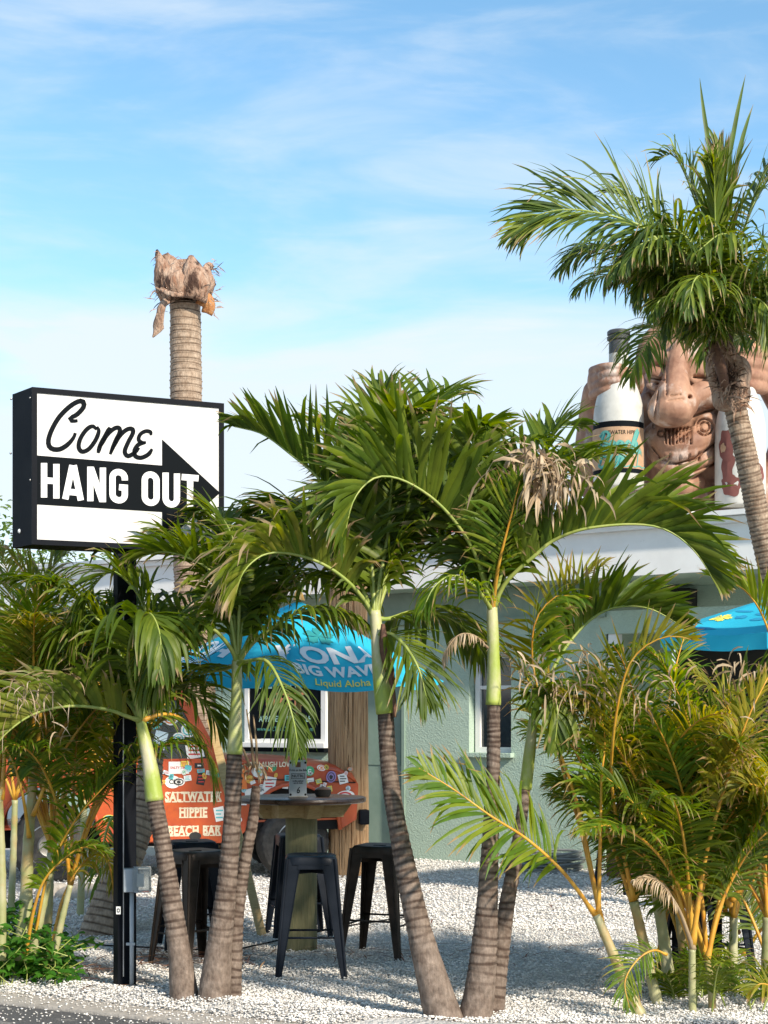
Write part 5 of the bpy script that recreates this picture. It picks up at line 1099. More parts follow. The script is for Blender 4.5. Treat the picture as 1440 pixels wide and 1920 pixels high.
frond(t2, PX(c2, (462, 1240, 8.8), (500, 1240, 8.7), (530, 1290, 8.6), (550, 1350, 8.55), (560, 1410, 8.55)), L=.34, n=40, vee=5, roll=-20, droop=.9, a0=60, a1=20, width=.020, umax=.35)
frond(t2, PX(c2, (420, 1255, 9.1), (380, 1262, 9.2), (330, 1280, 9.3), (300, 1310, 9.3)), L=.42, n=40, vee=20, droop=.9, width=.034)
frond(t2, PX(c2, (448, 1150, 8.95), (448, 1060, 9.0), (428, 990, 9.1), (400, 960, 9.2), (360, 960, 9.3)), L=.42, n=50, vee=20, roll=-15, droop=.35, bare=.25)
frond(t2, PX(c2, (455, 1150, 9.0), (478, 1060, 9.1), (500, 990, 9.3), (530, 960, 9.5), (560, 980, 9.7)), L=.5, n=46, vee=30, droop=.5, bare=.25)
frond(t2, PX(c2, (430, 1150, 8.9), (405, 1080, 8.85), (350, 1045, 8.8), (300, 1035, 8.8), (250, 1050, 8.8)), L=.40, n=50, vee=30, roll=-8, droop=.4, bare=.3)
fill(t2, W(*c2), 4, 1.25, (20, 150), (58, 82), (75, 110), .44, 42, vee=25, droop=.7, width=.038)
t3 = ad('stump_palm', 'short grey ringed palm trunk cut off beside the table', G(440, 8.95), GA)
trunk(t3, PX((432, 1893, 8.95), (438, 1800, 8.98), (446, 1700, 9.0), (462, 1600, 9.02), (474, 1540, 9.03), (480, 1474, 9.05)), [.075, .060, .048, .042, .038, .030], ring=(.05, .03), depth=.05, nside=22, bm='bark')
boot_par = t3
mb = MB()
for a, b in (((470, 1440), (440, 1375)), ((476, 1440), (462, 1330)), ((482, 1445), (475, 1340))): mb.tube(PX((*a, 9.0), ((a[0] + b[0]) / 2 + 2, (a[1] + b[1]) / 2, 9.0), (*b, 9.0)), [.010, .007, .004], 6)
mb.build('dry_petiole', M['rachis_d'], t3, smooth='all'); dead_tuft(t3, W(472, 1438, 9.0), 26, .10, .03, 'leaf_dead', .01)
# ---- centre palm
t4 = ad('christmas_palm', 'centre palm with a pale crownshaft and the widest arching fronds', G(820, 8.4), GA)
trunk(t4, PX((840, 1935, 8.4), (815, 1850, 8.42), (790, 1760, 8.45), (765, 1650, 8.5), (742, 1530, 8.55), (728, 1430, 8.6), (723, 1335, 8.62)), [.125, .098, .078, .066, .058, .054, .052], ring=(.055, .020), depth=.04, ringtop=.22, nside=26)
shaft(t4, PX((723, 1338, 8.62), (716, 1280, 8.62), (710, 1220, 8.62), (703, 1145, 8.62)), [.060, .056, .05, .040, .034])
mb = MB(); pts = PX((716, 1170, 8.56), (719, 1215, 8.55), (735, 1290, 8.56), (738, 1345, 8.57)); P = catmull(pts, 10); vs = []
for i, p in enumerate(P):
    w_ = .010 + .02 * math.sin(math.pi * min(1, i / 7)) 
    for k in range(4): vs.append(p + Vector(((k / 3 - .5) * 2 * w_ + .006, -.012 * math.sin(k * 1.05), 0)))
mb.add(vs, [(i * 4 + k, i * 4 + k + 1, i * 4 + k + 5, i * 4 + k + 4) for i in range(10) for k in range(3)]); o = mb.build('dry_sheath', M['log'], t4, smooth='all'); o.modifiers.new('s', 'SOLIDIFY').thickness = .004
c4 = (703, 1160, 8.62)
frond(t4, PX(c4, (685, 1128, 8.6), (655, 1093, 8.55), (615, 1063, 8.5), (570, 1044, 8.45), (520, 1036, 8.4), (485, 1045, 8.35), (455, 1075, 8.3), (440, 1120, 8.3)), L=.52, n=62, vee=48, roll=-8, droop=.55, a0=72, a1=20, bare=.2, lm='leaf_old', kinkp=.4, width=.04)
frond(t4, PX(c4, (690, 1060, 8.7), (650, 970, 8.75), (600, 900, 8.75), (546, 853, 8.75), (492, 814, 8.75), (440, 800, 8.75)), L=.55, n=60, vee=40, roll=-18, droop=.12, a0=70, a1=20, bare=.25, kinkp=.12, width=.042)
frond(t4, PX(c4, (712, 1090, 8.65), (727, 1000, 8.7), (735, 900, 8.7), (742, 820, 8.65), (760, 780, 8.5), (790, 770, 8.3)), L=.52, n=60, vee=10, roll=0, droop=.25, a0=64, a1=16, bare=.22, h=(.5, -1, 0), width=.046)
frond(t4, PX(c4, (740, 1060, 8.7), (785, 990, 8.8), (830, 930, 8.9), (880, 880, 9.0), (920, 860, 9.1)), L=.52, n=50, vee=35, droop=.45, bare=.25)
frond(t4, PX(c4, (730, 1160, 8.65), (777, 1146, 8.75), (831, 1153, 8.8), (880, 1185, 8.85), (915, 1240, 8.9)), L=.44, n=50, vee=0, roll=8, droop=.8, bare=.1, width=.036)
frond(t4, PX((712, 1190, 8.6), (735, 1190, 8.55), (762, 1215, 8.5), (785, 1255, 8.45), (800, 1310, 8.45)), L=.40, n=40, vee=0, roll=-28, droop=.5, a0=55, a1=14, bare=.05, width=.022, kinkp=.1)
frond(t4, PX(c4, (665, 1110, 8.75), (615, 1075, 8.85), (560, 1085, 8.95), (510, 1130, 9.0)), L=.36, n=44, vee=8, droop=.9, width=.034)
frond(t4, PX(c4, (690, 1040, 8.9), (670, 940, 9.0), (650, 860, 9.1), (620, 810, 9.2), (580, 790, 9.3)), L=.52, n=50, vee=30, droop=.4, bare=.25)
frond(t4, PX(c4, (715, 1040, 8.9), (740, 900, 9.05), (780, 800, 9.2), (830, 745, 9.4), (870, 740, 9.6)), L=.52, n=54, vee=30, droop=.3, bare=.3)
frond(t4, PX(c4, (705, 1000, 8.8), (710, 880, 8.85), (715, 790, 8.9), (720, 735, 9.0), (735, 715, 9.1)), L=.46, n=50, vee=25, droop=.2, a1=10, bare=.3)
fill(t4, W(*c4), 6, 1.4, (10, 150), (60, 84), (70, 105), .48, 46, vee=28, droop=.6, width=.04)
# ---- right pair
t5 = ad('christmas_palm', 'palm with a straight brown trunk and bright green crownshaft before the window', G(895, 8.45), GA)
trunk(t5, PX((885, 1940, 8.45), (900, 1850, 8.47), (912, 1720, 8.5), (920, 1560, 8.52), (925, 1430, 8.53), (925, 1318, 8.55)), [.115, .090, .066, .052, .044, .042], ring=(.065, .022), depth=.04, nside=24, ringtop=.1)
shaft(t5, PX((925, 1322, 8.55), (926, 1270, 8.55), (925, 1210, 8.55), (922, 1135, 8.55)), [.048, .043, .037, .036, .034])
c5 = (923, 1145, 8.55)
frond(t5, PX(c5, (895, 1050, 8.5), (860, 987, 8.45), (813, 936, 8.4), (759, 902, 8.35), (716, 893, 8.3), (685, 908, 8.25), (660, 945, 8.2), (645, 1010, 8.2)), L=.56, n=66, vee=56, roll=0, droop=.18, a0=80, a1=12, bare=.18, kinkp=.15, width=.048)
frond(t5, PX(c5, (950, 1090, 8.5), (1005, 1040, 8.45), (1035, 1015, 8.45), (1095, 992, 8.4), (1186, 983, 8.4), (1250, 994, 8.4), (1302, 1033, 8.4), (1340, 1090, 8.4)), L=.56, n=70, vee=58, roll=6, droop=.22, a0=62, a1=16, bare=.2, kinkp=.1, width=.046)
frond(t5, PX(c5, (940, 1060, 8.6), (950, 960, 8.65), (965, 880, 8.65), (1000, 830, 8.6), (1030, 850, 8.5), (1045, 900, 8.4)), L=.42, n=46, vee=15, droop=1.0, bare=.2, lm='leaf', kinkp=.4)
dead_tuft(t5, W(1005, 870, 8.3), 90, .28, .085, 'leaf_dead', .020); dead_tuft(t5, W(1040, 910, 8.3), 70, .2, .085, 'leaf_dead', .014)
frond(t5, PX(c5, (960, 1040, 8.8), (990, 930, 8.9), (1020, 840, 9.0), (1050, 800, 9.1), (1090, 800, 9.2)), L=.42, n=52, vee=30, roll=8, droop=.25, bare=.35, width=.036)
frond(t5, PX(c5, (900, 1040, 8.6), (880, 940, 8.6), (880, 860, 8.6), (895, 810, 8.55), (920, 800, 8.4)), L=.50, n=54, vee=15, droop=.3, bare=.2, h=(.3, -1, 0), width=.045)
frond(t5, PX(c5, (880, 1080, 8.8), (840, 1020, 8.9), (790, 1000, 9.0), (740, 1030, 9.1)), L=.46, n=44, vee=20, droop=.8)
frond(t5, PX(c5, (890, 1100, 8.4), (850, 1080, 8.3), (815, 1100, 8.25), (790, 1150, 8.2)), L=.32, n=36, vee=5, droop=1.1, lm='leaf_areca', width=.02)
frond(t5, PX((915, 1215, 8.45), (890, 1192, 8.4), (862, 1190, 8.35), (840, 1215, 8.3), (832, 1250, 8.3)), L=.12, n=26, vee=0, droop=1.8, lm='leaf_dead', rm='rachis_d', width=.012, rad=.005)
frond(t5, PX(c5, (935, 1060, 8.4), (960, 960, 8.3), (975, 900, 8.25)), L=.36, n=36, vee=20, droop=.3, lm='leaf_areca', rm='rachis_y', width=.02, bare=.3)
fill(t5, W(*c5), 6, 1.4, (0, 150), (50, 80), (80, 110), .48, 46, vee=28, droop=.6, width=.04)
t6 = ad('christmas_palm', 'thin grey palm trunk with narrow crownshaft right of the brown trunk', G(935, 8.6), GA)
trunk(t6, PX((922, 1925, 8.6), (932, 1830, 8.65), (950, 1700, 8.7), (970, 1590, 8.75), (985, 1475, 8.8)), [.075, .062, .052, .042, .034], ring=(.055, .04), depth=.055, nside=22)
shaft(t6, PX((985, 1480, 8.8), (992, 1420, 8.8), (1000, 1345, 8.8)), [.040, .038, .028])
c6 = (1001, 1350, 8.8)
frond(t6, PX(c6, (1020, 1290, 8.85), (1060, 1215, 8.9), (1110, 1160, 8.95), (1160, 1138, 8.95), (1220, 1142, 8.95), (1280, 1175, 8.95)), L=.42, n=56, vee=55, roll=4, droop=.2, a0=66, a1=18, bare=.3, kinkp=.1, width=.04)
frond(t6, PX(c6, (1010, 1300, 8.7), (1030, 1290, 8.6), (1045, 1330, 8.5), (1040, 1400, 8.5)), L=.3, n=36, vee=5, droop=1.1)
fill(t6, W(*c6), 1, .9, (30, 150), (40, 70), (110, 150), .36, 36, vee=20, droop=.8, width=.03)
# ---- coconut palm at right
ck = thing('coconut_palm', 'tall curved coconut palm at the right edge with a bushy crown', 'palm tree', G(1530, 12.6))
trunk(ck, PX((1540, 1735, 12.4), (1500, 1350, 12.4), (1455, 1120, 12.3), (1425, 985, 12.2), (1400, 860, 12.1), (1382, 780, 12.1), (1372, 730, 12.1)), [.15, .12, .10, .094, .088, .084, .084], ring=(.05, .035), depth=.055, bm='bark_light', nside=26)
mb = MB(); Kc = lambda a, b, d=0: W(a, b, 12.05 + d)
ellip(mb, Kc(1370, 735), (.15, .15, .16)); ellip(mb, Kc(1352, 690), (.12, .13, .24)); ellip(mb, Kc(1350, 640), (.09, .1, .2)); ellip(mb, Kc(1385, 700), (.1, .1, .14))
remesh(mb, 'crown_base', M['fibre'], ck, .014, 2, lambda co, no: co + no * np.array([[.03 * mnoise.noise(Vector((c[0] * 10, c[1] * 10, c[2] * 5)))] for c in co]))
mb = MB()
for _ in range(240):
    t_ = random.random(); p = Kc(1350 + 30 * t_ + random.gauss(0, 10), 650 + 110 * t_, -.12 + random.gauss(0, .04)); leaflet(mb, p, (random.gauss(-.2, .8), random.uniform(-.8, 0), random.uniform(-1, .5)), Vector((0, -1, .3)), random.uniform(.06, .18), random.uniform(.006, .02), random.uniform(0, 2), random.random(), None, 3)
o = mb.build('fibre_strands', M['fibre'], ck, fix=False); o['kind'] = 'stuff'
mb = MB(); mb.tube(PX((1362, 735, 11.9), (1352, 690, 11.85), (1338, 650, 11.85), (1335, 640, 11.85)), [.03, .045, .04, .02], 10); mb.build('petiole_stub', M['log'], ck, smooth='all')
cc_ = (1348, 650, 12.05)
KW = dict(lm='leaf_coco', width=.030, rad=.015)
frond(ck, PX(cc_, (1320, 560, 11.9), (1270, 490, 11.8), (1210, 430, 11.7), (1170, 412, 11.65), (1125, 400, 11.6), (1070, 393, 11.6), (1015, 402, 11.6), (965, 440, 11.6)), L=.78, n=92, vee=12, roll=58, droop=.35, a0=62, a1=16, bare=.2, kinkp=.2, **KW)
frond(ck, PX(cc_, (1335, 592, 11.9), (1324, 525, 11.75), (1305, 472, 11.6), (1279, 439, 11.5), (1240, 420, 11.4), (1200, 440, 11.3), (1170, 490, 11.3)), L=.66, n=74, vee=0, roll=-12, droop=.9, a0=66, a1=18, bare=.15, **KW)
frond(ck, PX(cc_, (1310, 570, 12), (1270, 510, 11.9), (1215, 480, 11.85), (1180, 480, 11.8), (1150, 505, 11.8), (1135, 540, 11.8)), L=.36, n=74, vee=-5, droop=1.4, bare=.15, **KW)
frond(ck, PX(cc_, (1290, 560, 11.8), (1240, 520, 11.6), (1205, 530, 11.5), (1195, 570, 11.45)), L=.42, n=66, vee=-5, droop=1.5, bare=.1, **KW)
frond(ck, PX(cc_, (1370, 560, 11.8), (1390, 490, 11.6), (1380, 450, 11.4), (1350, 440, 11.2), (1310, 470, 11.05)), L=.56, n=52, vee=0, droop=1.1, bare=.15, **KW)
frond(ck, PX(cc_, (1385, 570, 11.9), (1420, 520, 11.8), (1450, 530, 11.7), (1470, 590, 11.7)), L=.62, n=66, vee=0, droop=1.2, bare=.12, **KW)
frond(ck, PX(cc_, (1365, 540, 12.2), (1395, 430, 12.3), (1430, 350, 12.4), (1480, 290, 12.5), (1540, 270, 12.6)), L=.66, n=74, vee=20, roll=15, droop=.5, bare=.2, **KW)
frond(ck, PX(cc_, (1375, 560, 12.2), (1430, 480, 12.3), (1490, 430, 12.3), (1550, 440, 12.3)), L=.6, n=54, vee=15, droop=.6, bare=.2, **KW)
frond(ck, PX(cc_, (1335, 540, 12.3), (1318, 430, 12.4), (1290, 340, 12.4), (1262, 290, 12.35), (1235, 300, 12.3)), L=.56, n=56, vee=20, droop=.5, bare=.25, **KW)
frond(ck, PX(cc_, (1345, 560, 12.0), (1342, 460, 11.95), (1340, 380, 11.85), (1338, 320, 11.7), (1330, 300, 11.55)), L=.5, n=54, vee=55, roll=0, droop=.3, a0=32, a1=8, bare=.2, h=(-.2, -1, 0), lm='leaf', width=.042, umin=.4)
frond(ck, PX(cc_, (1352, 560, 12.1), (1356, 440, 12.1), (1356, 340, 12.1), (1352, 280, 12.1)), L=.6, n=50, vee=30, droop=.02, a0=24, a1=5, bare=.3, kinkp=0, lm='leaf_coco', width=.03, umin=.5)
frond(ck, PX(cc_, (1300, 600, 11.8), (1272, 575, 11.6), (1255, 595, 11.5), (1250, 630, 11.5)), L=.32, n=44, vee=-5, droop=1.3, bare=.1, **KW)
frond(ck, PX(cc_, (1250, 520, 12.3), (1200, 400, 12.6), (1180, 370, 12.8), (1140, 360, 12.9)), L=.56, n=50, vee=20, droop=.5, bare=.3, **KW)
frond(ck, PX(cc_, (1340, 610, 11.8), (1330, 560, 11.4), (1315, 520, 11.1), (1300, 530, 10.9), (1290, 580, 10.8)), L=.5, n=48, vee=0, droop=1.2, bare=.15, **KW)
for P_k, L_k in ((((1300, 570, 11.7), (1250, 510, 11.5), (1200, 475, 11.35), (1165, 490, 11.25), (1145, 520, 11.2)), .40), (((1310, 590, 11.6), (1265, 560, 11.4), (1240, 560, 11.3), (1222, 590, 11.25)), .40), (((1330, 560, 11.6), (1290, 480, 11.4), (1240, 450, 11.2), (1200, 460, 11.1), (1170, 500, 11.05)), .46), (((1375, 590, 11.7), (1410, 560, 11.5), (1440, 580, 11.4), (1450, 640, 11.35)), .56)):
    frond(ck, PX(cc_, *P_k), L=L_k, n=64, vee=-5, droop=1.1, bare=.12, **KW)
frond(ck, PX(cc_, (1300, 585, 11.9), (1230, 515, 11.9), (1160, 470, 11.9), (1100, 465, 11.9), (1055, 500, 11.9)), L=.6, n=80, vee=0, roll=30, droop=.6, bare=.15, **KW)
frond(ck, PX(cc_, (1310, 600, 11.9), (1250, 560, 11.9), (1190, 520, 11.9), (1150, 530, 11.9)), L=.36, n=70, vee=0, roll=20, droop=.9, bare=.15, **KW)
fill(ck, W(*cc_), 9, 1.8, (10, 135), (25, 75), (80, 120), .6, 50, vee=10, droop=.8, **KW)
fill(ck, W(*cc_), 3, 1.5, (185, 350), (35, 60), (110, 140), .55, 46, vee=0, droop=1.2, **KW)
mb = MB()
for a, b in (((1340, 330), (1299, 148)), ((1362, 330), (1388, 138)), ((1375, 340), (1394, 192)), ((1352, 320), (1353, 222)), ((1345, 330), (1330, 255))):
    p0, p1 = W(*a, 12.1), W(*b, 12.1); leaflet(mb, p0, p1 - p0, Vector((0, -1, .1)), (p1 - p0).length, .036, .0, .3, None, 5)
mb.build('spear_leaf', M['leaf_coco'], ck, smooth='all', fix=False)
# ---- areca clumps
def areca(par, canes, mt='cane'):
    for pts, r0, r1 in canes:
        P = catmull(PX(*pts), 30); L_ = sum((P[i + 1] - P[i]).length for i in range(30)); rs_ = []
        for i in range(31):
            z = L_ * i / 30; rs_.append((r0 + (r1 - r0) * i / 30) * (1 + (.10 if (i % 5 == 0) else 0)))
        MB().tube(P, rs_, 12).build('cane', M[mt], par, smooth='all', fix=False)
ar = thing('areca_palm', 'tall leafy yellow caned palm clump filling the right corner', 'palm tree', G(1300, 9.0))
areca(ar, [(((1215, 1935, 8.5), (1180, 1860, 8.55), (1150, 1790, 8.6), (1118, 1715, 8.6)), .036, .022), (((1250, 1950, 8.9), (1225, 1850, 8.9), (1205, 1760, 8.9), (1188, 1690, 8.9)), .034, .026),
           (((1262, 1930, 9.1), (1250, 1800, 9.15), (1232, 1680, 9.2), (1222, 1600, 9.2)), .038, .028), (((1300, 1950, 8.6), (1298, 1860, 8.6), (1298, 1780, 8.6)), .022, .018), (((1338, 1950, 8.7), (1334, 1860, 8.7), (1326, 1800, 8.7)), .024, .018),
           (((1372, 1930, 9.2), (1374, 1830, 9.2), (1376, 1720, 9.25)), .03, .024), (((1440, 1950, 8.9), (1438, 1850, 8.9), (1440, 1720, 8.9)), .04, .03), (((1290, 1920, 9.4), (1280, 1780, 9.4), (1270, 1680, 9.4)), .03, .022)])
AY = dict(rm='rachis_y', width=.022, rad=.011)
def af(pts, **kw):
    k = dict(lm='leaf_areca', L=.36, n=58, vee=20, roll=40, droop=.45, a0=60, a1=25, bare=.32, **AY); k.update(kw); frond(ar, PX(*pts), **k)
af(((1118, 1718, 8.6), (1060, 1640, 8.5), (990, 1575, 8.4), (920, 1530, 8.3), (850, 1480, 8.25), (785, 1440, 8.2)), L=.46, n=40, width=.030, vee=5, roll=62, bare=.28, droop=.25, a0=58)
af(((1122, 1720, 8.6), (1124, 1640, 8.6), (1126, 1550, 8.6), (1128, 1460, 8.6), (1134, 1385, 8.6), (1120, 1310, 8.55)), vee=10, roll=-60, bare=.35, n=52, L=.38, droop=.6)
af(((1185, 1690, 8.9), (1150, 1590, 8.9), (1090, 1430, 8.85), (1000, 1290, 8.8), (960, 1235, 8.75), (905, 1200, 8.7)), bare=.45, vee=15, roll=20, L=.30, n=40, lm='leaf_old')
af(((1290, 1700, 8.9), (1257, 1600, 8.85), (1220, 1512, 8.8), (1160, 1406, 8.7), (1100, 1333, 8.6), (1040, 1290, 8.5)), bare=.42, vee=20, roll=10, lm='leaf_yellow', kinkp=.4, droop=.7)
af(((1298, 1773, 8.6), (1320, 1622, 8.55), (1348, 1512, 8.5), (1380, 1410, 8.45), (1405, 1340, 8.4), (1440, 1270, 8.4)), bare=.5, vee=15, roll=20, lm='leaf_yellow', rad=.013)
af(((1367, 1700, 9.0), (1339, 1530, 8.9), (1312, 1420, 8.8), (1275, 1310, 8.7), (1240, 1240, 8.6), (1200, 1210, 8.6)), bare=.4, vee=10, roll=20, lm='leaf_areca')
af(((1188, 1690, 8.9), (1150, 1500, 8.7), (1150, 1380, 8.4), (1173, 1262, 8.25), (1207, 1214, 8.2), (1255, 1193, 8.15), (1300, 1200, 8.1)), bare=.5, vee=60, roll=0, lm='leaf_yellow', L=.36, a0=88, a1=15, droop=.0, kinkp=.05, n=36, width=.022)
af(((1250, 1790, 8.5), (1225, 1782, 8.45), (1195, 1800, 8.4), (1172, 1840, 8.35), (1180, 1890, 8.3)), L=.20, n=34, width=.012, vee=5, bare=.1, lm='leaf_areca', rad=.006, droop=.5)
af(((1460, 1870, 8.1), (1445, 1850, 8.05), (1425, 1845, 8.0), (1405, 1860, 8.0)), L=.2, n=18, width=.016, lm='leaf_yellow', bare=.05, rad=.006, vee=20)
af(((1222, 1600, 9.2), (1215, 1500, 9.2), (1235, 1400, 9.15), (1265, 1340, 9.1), (1300, 1300, 9.05)), L=.42, vee=10, roll=-15, n=56, lm='leaf')
af(((1270, 1690, 9.4), (1255, 1560, 9.4), (1220, 1450, 9.4), (1190, 1380, 9.35), (1160, 1350, 9.3)), L=.42, vee=10, roll=40, lm='leaf')
af(((1326, 1800, 8.7), (1350, 1700, 8.7), (1395, 1610, 8.65), (1440, 1560, 8.6), (1490, 1550, 8.6)), L=.36, vee=0, roll=40, lm='leaf', droop=.4, bare=.35)
af(((1300, 1780, 8.6), (1270, 1700, 8.5), (1230, 1650, 8.4), (1190, 1650, 8.35)), L=.16, n=30, vee=0, lm='leaf_dead', rm='rachis_d', droop=1.5, width=.010, kinkp=.8, bare=.45)
af(((1376, 1720, 9.2), (1390, 1600, 9.15), (1410, 1480, 9.1), (1450, 1400, 9.0)), L=.4, vee=5, roll=30, lm='leaf_areca')
af(((1440, 1720, 8.9), (1425, 1560, 8.85), (1400, 1420, 8.8), (1360, 1320, 8.75), (1300, 1260, 8.7)), L=.38, vee=20, lm='leaf_yellow', kinkp=.4)
af(((1232, 1640, 9.2), (1180, 1540, 9.2), (1100, 1480, 9.2), (1040, 1470, 9.2)), L=.4, vee=15, roll=10, lm='leaf_areca')
af(((1130, 1740, 8.65), (1090, 1560, 8.9), (1040, 1380, 9.1), (1030, 1200, 9.2), (1070, 1100, 9.2), (1130, 1060, 9.2)), L=.42, n=52, vee=40, lm='leaf_yellow', droop=.3, bare=.5)
af(((1130, 1740, 8.65), (1080, 1500, 8.7), (1010, 1300, 8.6), (1000, 1180, 8.5), (1040, 1120, 8.45), (1090, 1120, 8.4)), L=.4, n=50, vee=30, lm='leaf_areca', droop=.5, bare=.5)
af(((1500, 1500, 8.9), (1470, 1300, 8.9), (1440, 1180, 8.85), (1400, 1110, 8.8), (1340, 1080, 8.75)), L=.42, n=44, vee=45, roll=0, lm='leaf_areca', droop=.1, bare=.4, a0=60, a1=12, umin=.5)
af(((1460, 1850, 9.2), (1400, 1700, 9.3), (1345, 1600, 9.4), (1300, 1560, 9.5)), L=.38, lm='leaf', vee=10)
af(((1480, 1560, 8.6), (1440, 1490, 8.5), (1400, 1470, 8.4), (1370, 1490, 8.4)), L=.3, n=36, lm='leaf_yellow', vee=30, droop=.6, bare=.1)
for k, (bx, by, D_) in enumerate(((1222, 1600, 9.2), (1298, 1780, 8.7), (1326, 1800, 8.8), (1376, 1720, 9.25), (1440, 1720, 9.0), (1270, 1680, 9.4), (1188, 1690, 9.0), (1320, 1700, 9.6))):
    for q in range(6):
        az = random.uniform(0, 360); L_ = random.uniform(1.1, 1.65); kk = random.choice(('leaf_areca', 'leaf_yellow', 'leaf', 'leaf_areca', 'leaf'))
        frond(ar, arc(W(bx, by, D_), az, random.uniform(60, 84), L_, random.uniform(45, 100)), L=random.uniform(.30, .40), n=52, vee=15, roll=random.uniform(-50, 50), droop=random.uniform(.3, .8), bare=.30, lm=kk, h=(math.cos(R(az)), math.sin(R(az)), 0), kinkp=.35, **AY)
for k in range(16):
    az = random.uniform(0, 360); frond(ar, arc(W(random.uniform(1230, 1440), random.uniform(1690, 1800), random.uniform(8.9, 9.8)), az, random.uniform(55, 78), random.uniform(.7, 1.0), random.uniform(40, 90)), L=.32, n=44, vee=10, roll=random.uniform(-50, 50), droop=.5, bare=.25, lm=random.choice(('leaf', 'leaf_areca')), h=(math.cos(R(az)), math.sin(R(az)), 0), **AY)
for k in range(18):
    az = random.uniform(0, 360); bx = random.uniform(1230, 1440)
    frond(ar, arc(W(bx, 1915, random.uniform(8.6, 9.4)), az, random.uniform(55, 80), random.uniform(.35, .7), random.uniform(50, 110)), L=.2, n=28, vee=20, droop=.5, bare=.3, lm=random.choice(('leaf', 'leaf_areca')), rm='rachis_g', width=.016, rad=.005, h=(math.cos(R(az)), math.sin(R(az)), 0))
for a, b in ((1090, 1240), (1060, 1270), (1120, 1290), (1010, 1260), (1400, 1250), (1430, 1330), (1230, 1290)): dead_tuft(ar, W(a, b, 8.45), 26, .14, .09, 'leaf_dead', .010)
# left areca
al = thing('areca_palm', 'orange stemmed palm clump left of the black sign post', 'palm tree', G(60, 9.6))
areca(al, [(((38, 1800, 9.55), (48, 1700, 9.55), (52, 1600, 9.55), (62, 1460, 9.55)), .045, .026), (((2, 1800, 9.4), (3, 1650, 9.4), (-2, 1480, 9.4)), .03, .022), (((60, 1790, 9.6), (80, 1700, 9.6), (100, 1600, 9.65)), .028, .02), (((95, 1820, 9.5), (115, 1730, 9.5), (132, 1660, 9.5)), .022, .016), (((85, 1790, 10.0), (92, 1690, 10.0), (95, 1600, 10.1)), .03, .022)])
def alf(pts, **kw):
    k = dict(lm='leaf_areca', L=.38, n=50, vee=25, droop=.5, a0=60, a1=25, bare=.45, **AY); k.update(kw); frond(al, PX(*pts), **k)
alf(((62, 1465, 9.55), (75, 1350, 9.5), (80, 1200, 9.5), (60, 1100, 9.5), (20, 1040, 9.5)), lm='leaf_old', rad=.012)
alf(((62, 1465, 9.55), (30, 1390, 9.5), (-10, 1280, 9.5), (-60, 1200, 9.5)), rad=.012)
alf(((62, 1465, 9.55), (110, 1380, 9.6), (165, 1290, 9.7), (200, 1200, 9.8), (210, 1120, 9.9)), rad=.012, bare=.3, lm='leaf')
alf(((62, 1530, 9.5), (100, 1440, 9.5), (170, 1340, 9.5), (240, 1280, 9.5), (300, 1270, 9.5)), rad=.010, bare=.5, lm='leaf')
alf(((55, 1570, 9.5), (40, 1480, 9.4), (15, 1410, 9.4), (-30, 1360, 9.3)), rad=.010)
alf(((100, 1620, 9.6), (140, 1520, 9.6), (190, 1460, 9.65), (230, 1430, 9.7), (280, 1420, 9.8)), lm='leaf_yellow')
alf(((60, 1790, 9.6), (90, 1640, 9.5), (140, 1540, 9.4), (200, 1470, 9.3), (240, 1430, 9.2)), rad=.009, L=.3)
alf(((95, 1790, 9.5), (120, 1680, 9.6), (165, 1610, 9.7), (200, 1610, 9.8), (215, 1680, 9.9)), L=.3, lm='leaf_yellow', bare=.45, droop=.9)
alf(((48, 1790, 9.5), (65, 1700, 9.4), (90, 1640, 9.35), (150, 1590, 9.3), (200, 1600, 9.3)), L=.24, lm='leaf_areca')
alf(((3, 1500, 9.4), (20, 1300, 9.5), (60, 1150, 9.6), (100, 1060, 9.7), (140, 1020, 9.8)), lm='leaf_old', L=.42)
for k, (bx, by, D_) in enumerate(((62, 1465, 9.6), (-5, 1480, 9.5), (100, 1600, 9.8), (132, 1660, 9.7), (95, 1600, 10.2), (60, 1500, 10.2))):
    for q in range(6):
        az = random.uniform(0, 360); kk = random.choice(('leaf_areca', 'leaf_old', 'leaf_yellow', 'leaf_areca'))
        frond(al, arc(W(bx, by, D_), az, random.uniform(68, 84), random.uniform(1.2, 1.6), random.uniform(40, 95)), L=.38, n=46, vee=25, droop=random.uniform(.4, 1.0), bare=.42, lm=kk, h=(math.cos(R(az)), math.sin(R(az)), 0), kinkp=.3, **AY)
dead_tuft(al, W(60, 1300, 8.75), 60, .16, .10, 'leaf_dead', .006)
# second areca deeper left, in front of the truck tail
a3 = thing('areca_palm', 'dark green palm clump behind the sign post hiding the truck tail', 'palm tree', G(150, 12.8))
trunk(a3, PX((186, 1765, 11.8), (215, 1670, 11.9), (250, 1580, 12.0), (275, 1490, 12.1), (285, 1400, 12.2)), [.17, .13, .115, .105, .09], ring=(.07, .05), depth=.05, bm='bark_light', nside=24)
for bx in (90, 150, 215, 20):
    areca(a3, [(((bx, 1720, 12.9), (bx + 5, 1600, 12.9), (bx + 8, 1500, 12.9)), .03, .024)])
    for q in range(6):
        az = 60 * q + random.uniform(0, 40); frond(a3, arc(W(bx + 8, 1500, 12.9), az, random.uniform(62, 82), random.uniform(1.7, 2.2), random.uniform(50, 100)), L=.5, n=46, vee=20, droop=.7, bare=.28, lm=random.choice(('leaf', 'leaf', 'leaf_areca')), h=(math.cos(R(az)), math.sin(R(az)), 0), width=.028, rm='rachis_y')
frond(a3, PX((240, 1560, 12.3), (215, 1530, 12.2), (195, 1580, 12.1), (190, 1700, 12.1)), L=.42, n=44, vee=0, droop=.8, lm='leaf_areca', width=.026)
